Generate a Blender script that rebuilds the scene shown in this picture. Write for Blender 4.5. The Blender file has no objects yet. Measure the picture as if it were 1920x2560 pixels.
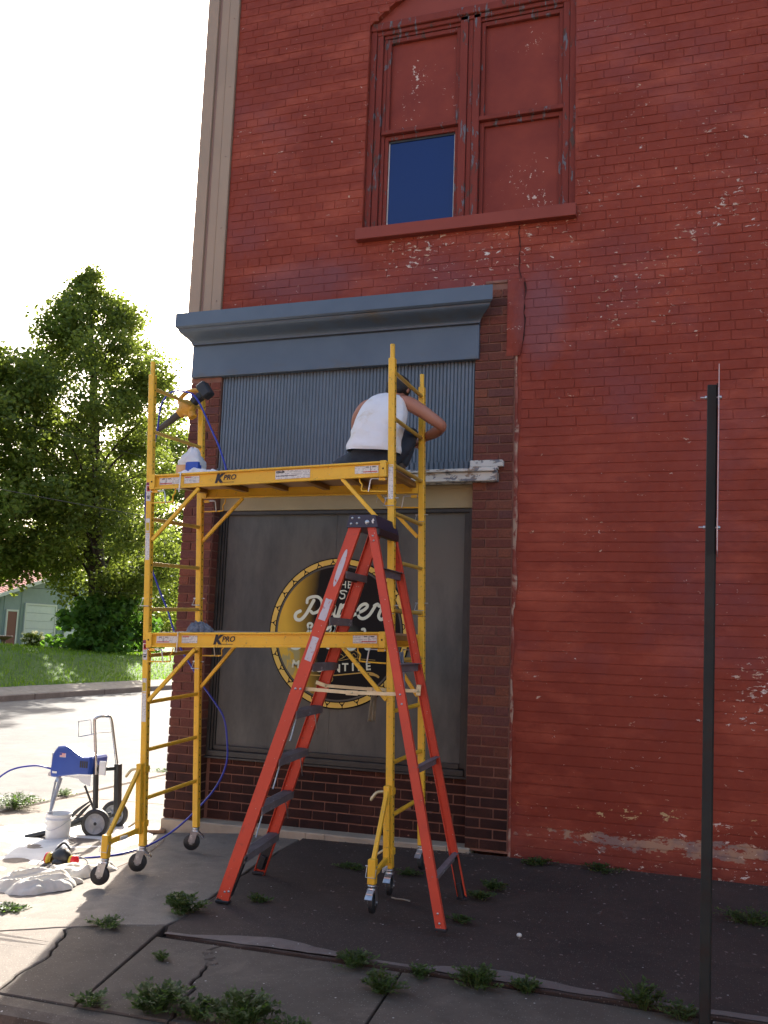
import bpy, bmesh, math, random
import numpy as np
from mathutils import Vector, Matrix, Quaternion, noise as mnoise
S = bpy.context.scene
COL = S.collection
R = math.radians
random.seed(7)
rng = np.random.default_rng(7)

# ---------------------------------------------------------------- camera
cam_d = bpy.data.cameras.new('camera')
cam = bpy.data.objects.new('camera', cam_d); COL.objects.link(cam)
S.camera = cam
cam_d.sensor_fit = 'VERTICAL'; cam_d.sensor_height = 36.0
cam_d.lens = 2305.64 / 2560 * 36.0
cam_d.clip_start = 0.05; cam_d.clip_end = 2000
yaw, pitch, roll = R(-19.113), R(7.908), R(2.042)
fw = Vector((math.sin(yaw)*math.cos(pitch), math.cos(yaw)*math.cos(pitch), math.sin(pitch)))
ri = Vector((math.cos(yaw), -math.sin(yaw), 0)); up = ri.cross(fw)
ri2 = ri*math.cos(roll) + up*math.sin(roll); up2 = -ri*math.sin(roll) + up*math.cos(roll)
M = Matrix((ri2, up2, -fw)).transposed().to_4x4()
M.translation = Vector((0, -7.3, 1.62))
cam.matrix_world = M

# ---------------------------------------------------------------- sky, sun, exposure
SUN_EL, SUN_AZ = R(31), math.atan2(-0.371, 0.928)     # azimuth measured from +y towards +x
world = bpy.data.worlds.new('World'); S.world = world
world.use_nodes = True
wn = world.node_tree.nodes; wl = world.node_tree.links
wn.clear()
sky = wn.new('ShaderNodeTexSky'); sky.sky_type = 'NISHITA'; sky.sun_disc = False
sky.sun_elevation = SUN_EL; sky.sun_rotation = SUN_AZ
sky.air_density = 1.0; sky.dust_density = 4.0; sky.ozone_density = 0.6
bg = wn.new('ShaderNodeBackground'); bg.inputs[1].default_value = 0.12
wo = wn.new('ShaderNodeOutputWorld')
wl.new(sky.outputs[0], bg.inputs[0]); wl.new(bg.outputs[0], wo.inputs[0])
sun_d = bpy.data.lights.new('sun', 'SUN'); sun_d.energy = 5.0; sun_d.angle = R(0.53)
sun_d.color = (1.0, 0.95, 0.86)
sun = bpy.data.objects.new('sun', sun_d); COL.objects.link(sun)
sd = Vector((math.sin(SUN_AZ)*math.cos(SUN_EL), math.cos(SUN_AZ)*math.cos(SUN_EL), math.sin(SUN_EL)))
sun.rotation_euler = sd.to_track_quat('Z', 'Y').to_euler()
sun.location = sd * 60
vs = S.view_settings
vs.view_transform = 'Standard'; vs.look = 'None'; vs.gamma = 1.0; vs.use_curve_mapping = False
vs.exposure = 1.70

# ---------------------------------------------------------------- materials
def nt(name):
    m = bpy.data.materials.new(name); m.use_nodes = True
    t = m.node_tree; b = t.nodes['Principled BSDF']
    return m, t, b
class NG:
    def __init__(s, t): s.t = t
    def n(s, typ, **k):
        o = s.t.nodes.new(typ)
        for a, v in k.items(): setattr(o, a, v)
        return o
    def set(s, sock, v):
        if hasattr(v, 'is_linked') or isinstance(v, bpy.types.NodeSocket): s.t.links.new(v, sock)
        else:
            if sock.type == 'RGBA' and not isinstance(v, (int, float)): v = tuple(v) + ((1,) if len(v) == 3 else ())
            sock.default_value = v
    def pos(s): return s.n('ShaderNodeNewGeometry').outputs['Position']
    def obj(s): return s.n('ShaderNodeTexCoord').outputs['Object']
    def mapv(s, v, scale=(1,1,1), loc=(0,0,0), rot=(0,0,0)):
        m = s.n('ShaderNodeMapping'); s.set(m.inputs[0], v)
        m.inputs['Scale'].default_value = scale; m.inputs['Location'].default_value = loc; m.inputs['Rotation'].default_value = rot
        return m.outputs[0]
    def noise(s, v, scale, detail=4, rough=0.6, dist=0.0):
        o = s.n('ShaderNodeTexNoise'); s.set(o.inputs['Vector'], v)
        o.inputs['Scale'].default_value = scale; o.inputs['Detail'].default_value = detail
        o.inputs['Roughness'].default_value = rough; o.inputs['Distortion'].default_value = dist
        return o.outputs['Fac']
    def voro(s, v, scale, feat='F1'):
        o = s.n('ShaderNodeTexVoronoi', feature=feat); s.set(o.inputs['Vector'], v); o.inputs['Scale'].default_value = scale
        return o
    def ramp(s, f, a, b, lo=0.0, hi=1.0):
        o = s.n('ShaderNodeMapRange'); s.set(o.inputs[0], f)
        o.inputs[1].default_value = a; o.inputs[2].default_value = b; o.inputs[3].default_value = lo; o.inputs[4].default_value = hi
        return o.outputs[0]
    def math(s, op, a, b=0.0):
        o = s.n('ShaderNodeMath', operation=op); s.set(o.inputs[0], a); s.set(o.inputs[1], b); return o.outputs[0]
    def mix(s, f, a, b, mode='MIX'):
        o = s.n('ShaderNodeMix', data_type='RGBA', blend_type=mode)
        s.set(o.inputs[0], f); s.set(o.inputs[6], a); s.set(o.inputs[7], b); return o.outputs[2]
    def sep(s, v):
        o = s.n('ShaderNodeSeparateXYZ'); s.set(o.inputs[0], v); return o.outputs
    def rand(s):
        a = s.n('ShaderNodeObjectInfo').outputs['Random']; b = s.n('ShaderNodeNewGeometry').outputs['Random Per Island']
        return s.math('FRACT', s.math('ADD', a, b))
    def bump(s, h, st, dist, b):
        o = s.n('ShaderNodeBump'); o.inputs['Strength'].default_value = st; o.inputs['Distance'].default_value = dist
        s.set(o.inputs['Height'], h); s.t.links.new(o.outputs[0], b.inputs['Normal'])

def pm(name, c1, c2=None, scale=6.0, rough=0.6, metal=0.0, bump=0.0, bscale=60.0, bdist=0.003, rnd=0.0, thr=(0.35, 0.65), stretch=(1,1,1), spec=0.5, dirt=None, dthr=(0.6,0.7), dscale=9.0, dmask=0.0, speck=None):
    m, t, b = nt(name); g = NG(t)
    v = g.mapv(g.pos(), stretch)
    col = c1
    if c2 is not None:
        col = g.mix(g.ramp(g.noise(v, scale, 6), *thr), c1, c2)
    if dirt is not None:
        dn = g.noise(v, dscale, 8, 0.7)
        if dmask: dn = g.math('ADD', dn, g.math('MULTIPLY', g.noise(v, dscale*0.08, 2), dmask))
        col = g.mix(g.ramp(dn, *dthr), col, dirt)
    if speck is not None:
        sv = g.voro(g.pos(), speck[1]); sn = g.math('ADD', sv.outputs['Distance'], g.math('MULTIPLY', g.noise(g.pos(), speck[1]*1.5, 3), 0.25))
        col = g.mix(g.math('MULTIPLY', g.ramp(sn, 0.30, 0.26), g.ramp(g.sep(sv.outputs['Color'])[0], speck[2], speck[2]+0.01)), col, speck[0])
        lg = g.noise(g.pos(), 1.7, 3); col = g.mix(g.ramp(lg, 0.42, 0.68, 0, 0.30), col, tuple(c*0.62 for c in c1))
    if rnd > 0:
        o = g.n('ShaderNodeHueSaturation'); g.set(o.inputs['Value'], g.ramp(g.rand(), 0, 1, 1-rnd, 1+rnd)); g.set(o.inputs['Color'], col if not isinstance(col, tuple) else col + (1,))
        col = o.outputs[0]
    g.set(b.inputs['Base Color'], col)
    b.inputs['Roughness'].default_value = rough; b.inputs['Metallic'].default_value = metal
    b.inputs['Specular IOR Level'].default_value = spec
    if bump > 0: g.bump(g.noise(v, bscale, 5, 0.65), bump, bdist, b)
    return m

def red_paint(name, plain=False):
    m, t, b = nt(name); g = NG(t); P = g.pos(); x, y, z = g.sep(P)
    base = g.mix(g.ramp(g.noise(P, 0.7, 4), 0.35, 0.65), (0.205, 0.033, 0.017), (0.29, 0.052, 0.027))
    base = g.mix(g.ramp(g.noise(P, 9, 6, 0.7), 0.3, 0.75, 0, 0.5), base, (0.19, 0.027, 0.016))
    # sun-bleached orange and rosy drifts, drawn out sideways
    v2 = g.mapv(P, (0.9, 1, 2.6), (3.1, 0, 1.7))
    base = g.mix(g.ramp(g.noise(v2, 1.25, 6, 0.66), 0.50, 0.68, 0, 0.62), base, (0.44, 0.10, 0.055))
    v3 = g.mapv(P, (1, 1, 1.3), (9.1, 0, 4.7))
    base = g.mix(g.ramp(g.noise(v3, 0.8, 5, 0.6), 0.5, 0.7, 0, 0.7), base, (0.20, 0.055, 0.058))
    def blob(cx, cz, rx, rz):
        dx = g.math('DIVIDE', g.math('SUBTRACT', x, cx), rx); dz = g.math('DIVIDE', g.math('SUBTRACT', z, cz), rz)
        d = g.math('SQRT', g.math('ADD', g.math('MULTIPLY', dx, dx), g.math('MULTIPLY', dz, dz)))
        d = g.math('ADD', d, g.math('MULTIPLY', g.math('SUBTRACT', g.noise(P, 7, 5), 0.5), 0.7))
        return g.ramp(d, 0.55, 1.15, 1, 0)
    base = g.mix(g.math('MULTIPLY', blob(-1.22, 4.28, 0.22, 0.42), 0.5), base, (0.19, 0.085, 0.10))
    base = g.mix(g.math('MULTIPLY', blob(-3.4, 4.82, 0.6, 0.2), 0.38), base, (0.17, 0.08, 0.10))
    # flakes of cream and white showing through the red paint
    zone = g.math('MAXIMUM', g.math('MULTIPLY', g.ramp(z, 0.62, 0.30, 0, 1), g.ramp(x, -1.5, 0.3, 0.30, 0.75)), g.math('MULTIPLY', blob(-1.6, 5.05, 1.6, 0.75), 0.55))
    zone = g.math('MAXIMUM', zone, g.math('MULTIPLY', blob(-0.2, 5.0, 1.9, 1.5), 0.42))
    zone = g.math('MAXIMUM', zone, g.math('MULTIPLY', blob(0.35, 1.3, 0.35, 0.35), 0.7))
    zone = g.math('MAXIMUM', zone, 0.18)
    n1 = g.noise(g.mapv(P, (1, 1, 1.9)), 17, 9, 0.68, 0.6); n2 = g.noise(P, 1.7, 4)
    k = g.math('ADD', g.math('ADD', n1, g.math('MULTIPLY', n2, 0.30)), g.math('MULTIPLY', zone, 0.13))
    chip = g.ramp(k, 0.842, 0.852)
    cc = g.mix(g.ramp(g.noise(P, 5, 3), 0.4, 0.6), (0.55, 0.36, 0.24), (0.66, 0.59, 0.54))
    if not plain:
        # the long bare band near the foot of the wall
        bx = g.math('MULTIPLY', g.ramp(x, -1.15, -0.7), 1.0)
        dz = g.math('ABSOLUTE', g.math('SUBTRACT', z, 0.205))
        nb = g.noise(g.mapv(P, (1, 1, 2.2), (2, 0, 0)), 6.5, 8, 0.7)
        kb = g.math('SUBTRACT', g.math('ADD', nb, g.math('MULTIPLY', bx, 0.14)), g.math('MULTIPLY', g.math('MULTIPLY', dz, dz), 26.0))
        band = g.ramp(kb, 0.575, 0.585)
        base = g.mix(band, base, g.mix(g.ramp(g.noise(P, 4, 3), 0.45, 0.55), (0.42, 0.25, 0.16), (0.26, 0.17, 0.15)))
        # loose flakes in the course above
        dz2 = g.math('ABSOLUTE', g.math('SUBTRACT', z, 0.42))
        kb2 = g.math('SUBTRACT', g.math('ADD', nb, g.math('MULTIPLY', blob(-0.3, 0.42, 0.6, 0.3), 0.06)), g.math('MULTIPLY', dz2, 1.6))
        base = g.mix(g.ramp(kb2, 0.60, 0.612), base, (0.50, 0.35, 0.17))
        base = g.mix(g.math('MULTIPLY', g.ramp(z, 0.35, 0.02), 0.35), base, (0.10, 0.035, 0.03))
    base = g.mix(chip, base, cc)
    g.set(b.inputs['Base Color'], base)
    g.set(b.inputs['Roughness'], g.ramp(g.noise(P, 20, 4), 0.3, 0.7, 0.5, 0.8))
    b.inputs['Specular IOR Level'].default_value = 0.25
    h = g.math('ADD', g.noise(P, 34, 6, 0.62), g.math('MULTIPLY', g.noise(P, 6, 4), 1.4))
    h = g.math('SUBTRACT', h, g.math('MULTIPLY', chip, 0.35))
    g.bump(h, 0.55, 0.006, b)
    return m

def rug_brick():
    m, t, b = nt('rug_brick'); g = NG(t); P = g.pos()
    r = g.rand()
    cr = g.n('ShaderNodeValToRGB'); g.set(cr.inputs[0], r)
    e = cr.color_ramp.elements
    for_ = 0; e[0].position = 0; e[0].color = (0.115, 0.043, 0.034, 1); e[1].position = 1; e[1].color = (0.22, 0.070, 0.044, 1)
    for p_, c_ in ((0.2, (0.20, 0.062, 0.044, 1)), (0.5, (0.165, 0.056, 0.042, 1)), (0.7, (0.25, 0.085, 0.050, 1)), (0.88, (0.14, 0.058, 0.054, 1))):
        n_ = e.new(p_); n_.color = c_
    col = g.mix(g.ramp(g.noise(P, 60, 6, 0.7), 0.4, 0.7, 0, 0.6), cr.outputs[0], (0.05, 0.02, 0.018))
    col = g.mix(g.ramp(g.noise(P, 130, 4, 0.7), 0.62, 0.72, 0, 0.5), col, (0.30, 0.12, 0.08))
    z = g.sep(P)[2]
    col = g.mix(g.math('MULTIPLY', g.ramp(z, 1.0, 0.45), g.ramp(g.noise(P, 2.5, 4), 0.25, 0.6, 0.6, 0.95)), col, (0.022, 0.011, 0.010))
    g.set(b.inputs['Base Color'], col); b.inputs['Roughness'].default_value = 0.85; b.inputs['Specular IOR Level'].default_value = 0.2
    h = g.noise(g.mapv(P, (1.5, 1.5, 0.8), rot=(0, 0.5, 0)), 75, 6, 0.75)
    g.bump(h, 1.0, 0.008, b)
    return m

def corr_metal():
    m, t, b = nt('blue_corrugated_paint'); g = NG(t); P = g.pos(); z = g.sep(P)[2]
    col = g.mix(g.ramp(g.noise(P, 2.2, 5), 0.35, 0.65), (0.090, 0.118, 0.150), (0.112, 0.142, 0.178))
    gr = g.noise(g.mapv(P, (6, 1, 0.7)), 6, 6, 0.7)
    col = g.mix(g.math('MULTIPLY', g.ramp(gr, 0.5, 0.75), 0.55), col, (0.06, 0.062, 0.055))
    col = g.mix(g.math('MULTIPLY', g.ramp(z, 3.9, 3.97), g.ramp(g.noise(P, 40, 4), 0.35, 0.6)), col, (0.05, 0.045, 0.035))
    g.set(b.inputs['Base Color'], col); b.inputs['Roughness'].default_value = 0.42; b.inputs['Metallic'].default_value = 0.15
    g.bump(g.noise(P, 45, 4), 0.15, 0.002, b)
    return m
def cornice_metal():
    m, t, b = nt('blue_cornice_paint'); g = NG(t); P = g.pos(); z = g.sep(P)[2]
    col = g.mix(g.ramp(g.noise(P, 1.6, 5), 0.35, 0.65), (0.070, 0.098, 0.140), (0.090, 0.122, 0.165))
    drt = g.noise(g.mapv(P, (1.0, 1, 2.2)), 3.2, 8, 0.66)
    col = g.mix(g.math('MULTIPLY', g.ramp(drt, 0.52, 0.72), g.math('MAXIMUM', g.ramp(z, 4.06, 3.98, 0, 0.8), g.math('MULTIPLY', g.ramp(z, 4.26, 4.32), g.ramp(z, 4.39, 4.375, 0, 0.9)))), col, (0.10, 0.085, 0.06))
    col = g.mix(g.ramp(g.noise(P, 70, 3), 0.74, 0.78, 0, 0.6), col, (0.05, 0.05, 0.05))
    g.set(b.inputs['Base Color'], col); b.inputs['Roughness'].default_value = 0.4
    g.bump(g.math('ADD', g.noise(P, 3.0, 2), g.math('MULTIPLY', g.noise(P, 90, 3), 0.03)), 0.25, 0.02, b)
    return m
def peel(name, top, under1, under2, scale=9, thr=(0.53, 0.55), stretch=(1,1,2)):
    m, t, b = nt(name); g = NG(t); P = g.mapv(g.pos(), stretch)
    u = g.mix(g.ramp(g.noise(P, scale*0.6, 4), 0.47, 0.53), under1, under2)
    k = g.ramp(g.noise(P, scale, 8, 0.65, 0.4), *thr)
    tp = g.mix(g.ramp(g.noise(P, 3, 5), 0.3, 0.7), top, tuple(c*0.82 for c in top))
    g.set(b.inputs['Base Color'], g.mix(k, tp, u)); b.inputs['Roughness'].default_value = 0.75; b.inputs['Specular IOR Level'].default_value = 0.25
    g.bump(g.math('SUBTRACT', g.math('MULTIPLY', g.noise(P, 60, 4), 0.2), k), 0.7, 0.004, b)
    return m
def asphalt(name, c1, c2, speck, rough=0.9):
    m, t, b = nt(name); g = NG(t); P = g.pos()
    col = g.mix(g.ramp(g.noise(P, 1.1, 6, 0.65), 0.35, 0.65), c1, c2)
    col = g.mix(g.ramp(g.noise(P, 7, 7, 0.7), 0.45, 0.75, 0, 0.5), col, tuple(c*0.6 for c in c1))
    col = g.mix(g.ramp(g.noise(P, 2.3, 8, 0.72, 0.8), 0.55, 0.68, 0, 0.45), col, tuple(c*1.6 for c in c2))
    col = g.mix(g.ramp(g.noise(g.mapv(P, (1, 1, 1), (7, 3, 0)), 1.4, 6, 0.6), 0.58, 0.66, 0, 0.5), col, tuple(c*0.55 for c in c1))
    v = g.voro(P, 85); col = g.mix(g.math('MULTIPLY', g.ramp(v.outputs['Distance'], 0.30, 0.18), g.ramp(g.sep(v.outputs['Color'])[0], 0.62, 0.85)), col, speck)
    v2 = g.voro(P, 26); col = g.mix(g.math('MULTIPLY', g.ramp(v2.outputs['Distance'], 0.16, 0.10), g.ramp(g.sep(v2.outputs['Color'])[1], 0.955, 0.96)), col, (0.45, 0.42, 0.38))
    g.set(b.inputs['Base Color'], col); b.inputs['Roughness'].default_value = rough
    g.bump(g.math('ADD', g.noise(P, 130, 5, 0.7), g.math('MULTIPLY', g.noise(P, 14, 5), 0.8)), 0.6, 0.005, b)
    return m
def leaf_mat(name, dark, light, trans=0.45, tint=(0.45, 0.55, 0.05)):
    m, t, b = nt(name); g = NG(t)
    r = g.n('ShaderNodeNewGeometry').outputs['Random Per Island']
    col = g.mix(r, dark, light)
    g.set(b.inputs['Base Color'], col); b.inputs['Roughness'].default_value = 0.55
    b.inputs['Specular IOR Level'].default_value = 0.3
    tr = g.n('ShaderNodeBsdfTranslucent'); g.set(tr.inputs[0], g.mix(0.5, col, tint))
    mx = g.n('ShaderNodeMixShader'); mx.inputs[0].default_value = trans
    out = t.nodes['Material Output']
    t.links.new(b.outputs[0], mx.inputs[1]); t.links.new(tr.outputs[0], mx.inputs[2]); t.links.new(mx.outputs[0], out.inputs[0])
    return m
def label_print(name, ink=(0.06, 0.06, 0.08), dens=0.55, fs=(60, 1, 150)):
    """white sticker with lines too small to read"""
    m, t, b = nt(name); g = NG(t); P = g.pos(); z = g.sep(P)[2]
    row = g.ramp(g.math('SINE', g.math('MULTIPLY', z, 2*math.pi/0.011)), 0.15, 0.3)
    n = g.ramp(g.noise(g.mapv(P, (120, 1, 60)), 1, 2), 0.47, 0.53)
    g.set(b.inputs['Base Color'], g.mix(g.math('MULTIPLY', g.math('MULTIPLY', row, n), dens), (0.68, 0.66, 0.62), ink)); b.inputs['Roughness'].default_value = 0.5
    return m
def sign_gold():
    """gold fading to black across the painted disc, part of the artwork"""
    m, t, b = nt('sign_artwork'); g = NG(t); x, y, z = g.sep(g.pos())
    dx = g.math('DIVIDE', g.math('SUBTRACT', x, -2.96), 0.57); dz = g.math('DIVIDE', g.math('SUBTRACT', z, 1.67), 0.57)
    q = g.math('ADD', g.math('MULTIPLY', dx, -1.0), g.math('MULTIPLY', dz, -0.10))
    q = g.math('ADD', q, g.math('MULTIPLY', g.math('SUBTRACT', g.noise(g.pos(), 3, 3), 0.5), 0.12))
    q = g.math('ADD', q, g.math('MULTIPLY', g.math('MULTIPLY', dz, dz), 0.16))
    col = g.mix(g.ramp(q, 0.36, 0.86), (0.007, 0.0065, 0.007), (0.66, 0.40, 0.05))
    w = g.math('MULTIPLY', g.ramp(g.noise(g.mapv(g.pos(), (1, 1, 0.35)), 11, 6, 0.6, 0.5), 0.53, 0.57), g.math('MULTIPLY', g.ramp(q, 0.45, 0.7), g.ramp(dz, 0.1, -0.1)))
    col = g.mix(g.math('MULTIPLY', w, 0.7), col, (0.30, 0.30, 0.17))
    c2 = g.math('SUBTRACT', 0.28, g.math('SQRT', g.math('ADD', g.math('MULTIPLY', dx, dx), g.math('MULTIPLY', g.math('ADD', dz, 0.0), g.math('MULTIPLY', dz, 4.0)))))
    col = g.mix(g.ramp(c2, -0.1, 0.28, 0, 0.5), col, (0.20, 0.24, 0.20))
    g.set(b.inputs['Base Color'], col); b.inputs['Roughness'].default_value = 0.5; b.inputs['Specular IOR Level'].default_value = 0.15
    return m

MT = {}
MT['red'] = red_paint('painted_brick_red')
MT['redwood'] = peel('peeling_red_wood', (0.215, 0.040, 0.028), (0.15, 0.14, 0.155), (0.10, 0.055, 0.045), 8, (0.575, 0.590), (3.2, 1, 0.8))
MT['redboard'] = pm('red_plywood', (0.25, 0.048, 0.030), (0.19, 0.034, 0.024), 2.2, 0.6, spec=0.2, bump=0.3, bscale=22, bdist=0.003, dirt=(0.62, 0.50, 0.42), dthr=(0.925, 0.94), dscale=24, dmask=0.5)
MT['redflat'] = pm('smooth_red_sill', (0.27, 0.058, 0.040), (0.24, 0.050, 0.034), 3, 0.6, spec=0.25, bump=0.1)
MT['rug'] = rug_brick()
MT['mortar'] = pm('brown_mortar', (0.26, 0.125, 0.09), (0.19, 0.09, 0.066), 9, 0.95, bump=0.7, bscale=90)
MT['beige'] = pm('beige_sheet_metal', (0.36, 0.25, 0.168), (0.33, 0.23, 0.155), 2, 0.5, bump=0.1, bscale=8)
MT['beige2'] = pm('tan_seam', (0.26, 0.16, 0.12), None, rough=0.6)
MT['cornice'] = cornice_metal()
MT['corr'] = corr_metal()
MT['ledge'] = peel('peeling_white_wood', (0.62, 0.60, 0.55), (0.17, 0.18, 0.20), (0.30, 0.23, 0.18), 10, (0.53, 0.545), (1, 1, 2.4))
MT['cream'] = peel('cream_board_paint', (0.36, 0.285, 0.165), (0.30, 0.05, 0.03), (0.30, 0.24, 0.14), 5, (0.70, 0.71), (1, 1, 1.6))
MT['frame'] = pm('black_window_frame', (0.018, 0.017, 0.016), (0.035, 0.032, 0.028), 7, 0.5, bump=0.3, bscale=40, dirt=(0.10, 0.09, 0.07), dthr=(0.66, 0.72), dscale=22)
MT['panel'] = pm('grey_window_board', (0.088, 0.086, 0.078), (0.120, 0.115, 0.102), 1.3, 0.5, spec=0.3, bump=0.15, bscale=25, dirt=(0.046, 0.046, 0.046), dthr=(0.45, 0.72), dscale=2.0, stretch=(1, 1, 0.35))
MT['found'] = pm('foundation_concrete', (0.42, 0.34, 0.25), (0.33, 0.27, 0.20), 5, 0.9, bump=0.8, bscale=60, dirt=(0.12, 0.08, 0.06), dthr=(0.62, 0.70), dscale=13)
MT['glasssky'], _t, _b = nt('pane_painted_sky_reflection')
_b.inputs['Base Color'].default_value = (0.003, 0.020, 0.115, 1); _b.inputs['Roughness'].default_value = 0.10; _b.inputs['Specular IOR Level'].default_value = 0.42  # blue in the base colour stands in for the sky mirrored in the glass
MT['white'] = pm('white_caulk', (0.6, 0.6, 0.58), (0.5, 0.48, 0.45), 20, 0.6)
MT['yellow'] = pm('yellow_powder_coat', (0.86, 0.50, 0.035), (0.78, 0.43, 0.026), 5, 0.45, bump=0.12, bscale=90, bdist=0.001, dirt=(0.40, 0.25, 0.06), dthr=(0.58, 0.68), dscale=34, speck=((0.40, 0.42, 0.44), 70, 0.90))
MT['yellowrung'] = pm('worn_yellow_rung', (0.60, 0.38, 0.06), (0.50, 0.33, 0.08), 14, 0.45)
MT['hole'] = pm('dark_hole', (0.02, 0.015, 0.01), None, rough=0.9)
MT['steel'] = pm('zinc_steel', (0.55, 0.57, 0.60), (0.42, 0.44, 0.46), 20, 0.30, metal=0.9)
MT['chrome'] = pm('chrome_tube', (0.50, 0.51, 0.52), None, rough=0.22, metal=1.0)
MT['rubber'] = pm('black_rubber', (0.016, 0.016, 0.017), (0.03, 0.03, 0.03), 30, 0.55)
MT['ply'] = pm('plywood_deck', (0.42, 0.25, 0.14), (0.34, 0.20, 0.11), 5, 0.7, stretch=(1, 6, 1), bump=0.2)
MT['plybrown'] = pm('brown_crossmember', (0.30, 0.15, 0.035), (0.24, 0.12, 0.03), 5, 0.6)
MT['plytop'] = pm('paint_spotted_deck', (0.17, 0.16, 0.16), (0.26, 0.25, 0.25), 14, 0.7, dirt=(0.36, 0.36, 0.37), dthr=(0.6, 0.64), dscale=20)
MT['orange'] = pm('orange_red_fibreglass', (0.64, 0.066, 0.026), (0.55, 0.054, 0.024), 2.5, 0.5, bump=0.15, bscale=160, bdist=0.001, dirt=(0.36, 0.05, 0.03), dthr=(0.58, 0.72), dscale=22, speck=((0.52, 0.45, 0.40), 60, 0.88))
MT['step'] = pm('worn_grey_step', (0.20, 0.18, 0.19), (0.13, 0.11, 0.12), 13, 0.6, metal=0.2, dirt=(0.44, 0.42, 0.42), dthr=(0.6, 0.66), dscale=18, stretch=(1, 0.4, 1))
MT['navy'] = pm('navy_plastic', (0.014, 0.022, 0.050), (0.02, 0.03, 0.06), 8, 0.42)
MT['black'] = pm('black_plastic', (0.014, 0.014, 0.016), (0.022, 0.022, 0.024), 12, 0.45)
MT['brass'] = pm('zinc_yellow_spreader', (0.62, 0.56, 0.36), (0.52, 0.46, 0.28), 15, 0.4, metal=0.45)
MT['sticker'] = peel('scuffed_sticker', (0.62, 0.57, 0.60), (0.60, 0.10, 0.06), (0.5, 0.2, 0.18), 45, (0.60, 0.63), (1, 1, 1))
MT['label'] = label_print('printed_label')
MT['ink'] = pm('black_ink', (0.012, 0.012, 0.02), None, rough=0.5)
MT['redink'] = pm('red_ink', (0.50, 0.03, 0.03), None, rough=0.5)
MT['purpleink'] = pm('purple_ink', (0.20, 0.02, 0.08), None, rough=0.5)
MT['signart'] = sign_gold()
MT['signyellow'] = pm('sign_ring_yellow', (0.64, 0.41, 0.055), (0.70, 0.47, 0.09), 4, 0.4)
MT['signblack'] = pm('sign_black', (0.008, 0.0075, 0.0075), None, rough=0.5, spec=0.15)
MT['signgrey'] = pm('sign_dark_grey', (0.055, 0.058, 0.05), None, rough=0.4)
MT['lettering'] = pm('sign_lettering', (0.68, 0.72, 0.58), (0.60, 0.65, 0.53), 5, 0.5)
MT['lettering2'] = pm('sign_lettering_cream', (0.70, 0.66, 0.48), None, rough=0.5)
MT['goldline'] = pm('sign_gold_line', (0.50, 0.30, 0.06), None, rough=0.45)
MT['post'] = pm('dark_grey_steel_post', (0.018, 0.022, 0.021), (0.026, 0.029, 0.027), 6, 0.6, spec=0.25, bump=0.15, dirt=(0.030, 0.018, 0.015), dthr=(0.5, 0.7), dscale=7)
MT['signback'] = pm('sign_sheet', (0.62, 0.52, 0.52), None, rough=0.4)
MT['concrete'] = asphalt('sidewalk_concrete', (0.165, 0.135, 0.108), (0.215, 0.178, 0.143), (0.32, 0.29, 0.25))
MT['slabmid'] = asphalt('old_concrete', (0.074, 0.055, 0.041), (0.108, 0.083, 0.063), (0.20, 0.175, 0.15))
MT['dark'] = asphalt('dark_walk', (0.036, 0.0205, 0.0150), (0.052, 0.032, 0.0235), (0.15, 0.12, 0.10))
MT['wornedge'] = asphalt('worn_edge', (0.13, 0.098, 0.085), (0.16, 0.125, 0.11), (0.2, 0.17, 0.14))
MT['road'] = asphalt('road_asphalt', (0.095, 0.090, 0.083), (0.125, 0.118, 0.108), (0.20, 0.185, 0.165))
MT['gutter'] = asphalt('pebbly_gutter', (0.17, 0.12, 0.10), (0.11, 0.08, 0.07), (0.40, 0.30, 0.25))
MT['soil'] = pm('soil', (0.045, 0.034, 0.025), (0.07, 0.052, 0.037), 12, 1.0, bump=1, bscale=50)
MT['dirtstrip'] = pm('dry_dirt', (0.30, 0.26, 0.21), (0.22, 0.19, 0.14), 5, 1.0, bump=0.5)
MT['lawn'] = pm('lawn_ground', (0.060, 0.115, 0.014), (0.095, 0.165, 0.020), 1.8, 0.9, bump=1.0, bscale=14, bdist=0.04)
MT['grass'] = leaf_mat('grass_blade', (0.06, 0.125, 0.010), (0.12, 0.20, 0.018), 0.5, (0.35, 0.6, 0.03))
MT['leaf'] = leaf_mat('tree_leaf', (0.070, 0.110, 0.020), (0.145, 0.18, 0.034), 0.48, (0.34, 0.42, 0.05))
MT['leaf2'] = leaf_mat('yellow_green_leaf', (0.06, 0.10, 0.016), (0.13, 0.16, 0.025), 0.42, (0.36, 0.44, 0.05))
MT['leaf3'] = leaf_mat('bush_leaf', (0.045, 0.10, 0.018), (0.09, 0.18, 0.03), 0.45, (0.3, 0.6, 0.05))
MT['weed'] = leaf_mat('weed_leaf', (0.035, 0.055, 0.018), (0.095, 0.125, 0.045), 0.35, (0.2, 0.4, 0.04))
MT['petal'] = leaf_mat('cream_petal', (0.55, 0.50, 0.30), (0.75, 0.72, 0.50), 0.4, (0.8, 0.75, 0.4))
MT['bark'] = pm('bark', (0.060, 0.042, 0.030), (0.035, 0.026, 0.020), 6, 0.95, bump=1.0, bscale=18, bdist=0.03, stretch=(1, 1, 0.25))
MT['sage'] = pm('sage_siding', (0.27, 0.325, 0.325), (0.245, 0.30, 0.30), 3, 0.6)
MT['redroof'] = pm('red_metal_roof', (0.36, 0.10, 0.075), (0.42, 0.14, 0.10), 2, 0.4, metal=0.1)
MT['whitedoor'] = pm('white_garage_door', (0.66, 0.68, 0.70), (0.62, 0.64, 0.66), 3, 0.5)
MT['browndoor'] = pm('brown_door', (0.20, 0.055, 0.045), None, rough=0.5)
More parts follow.
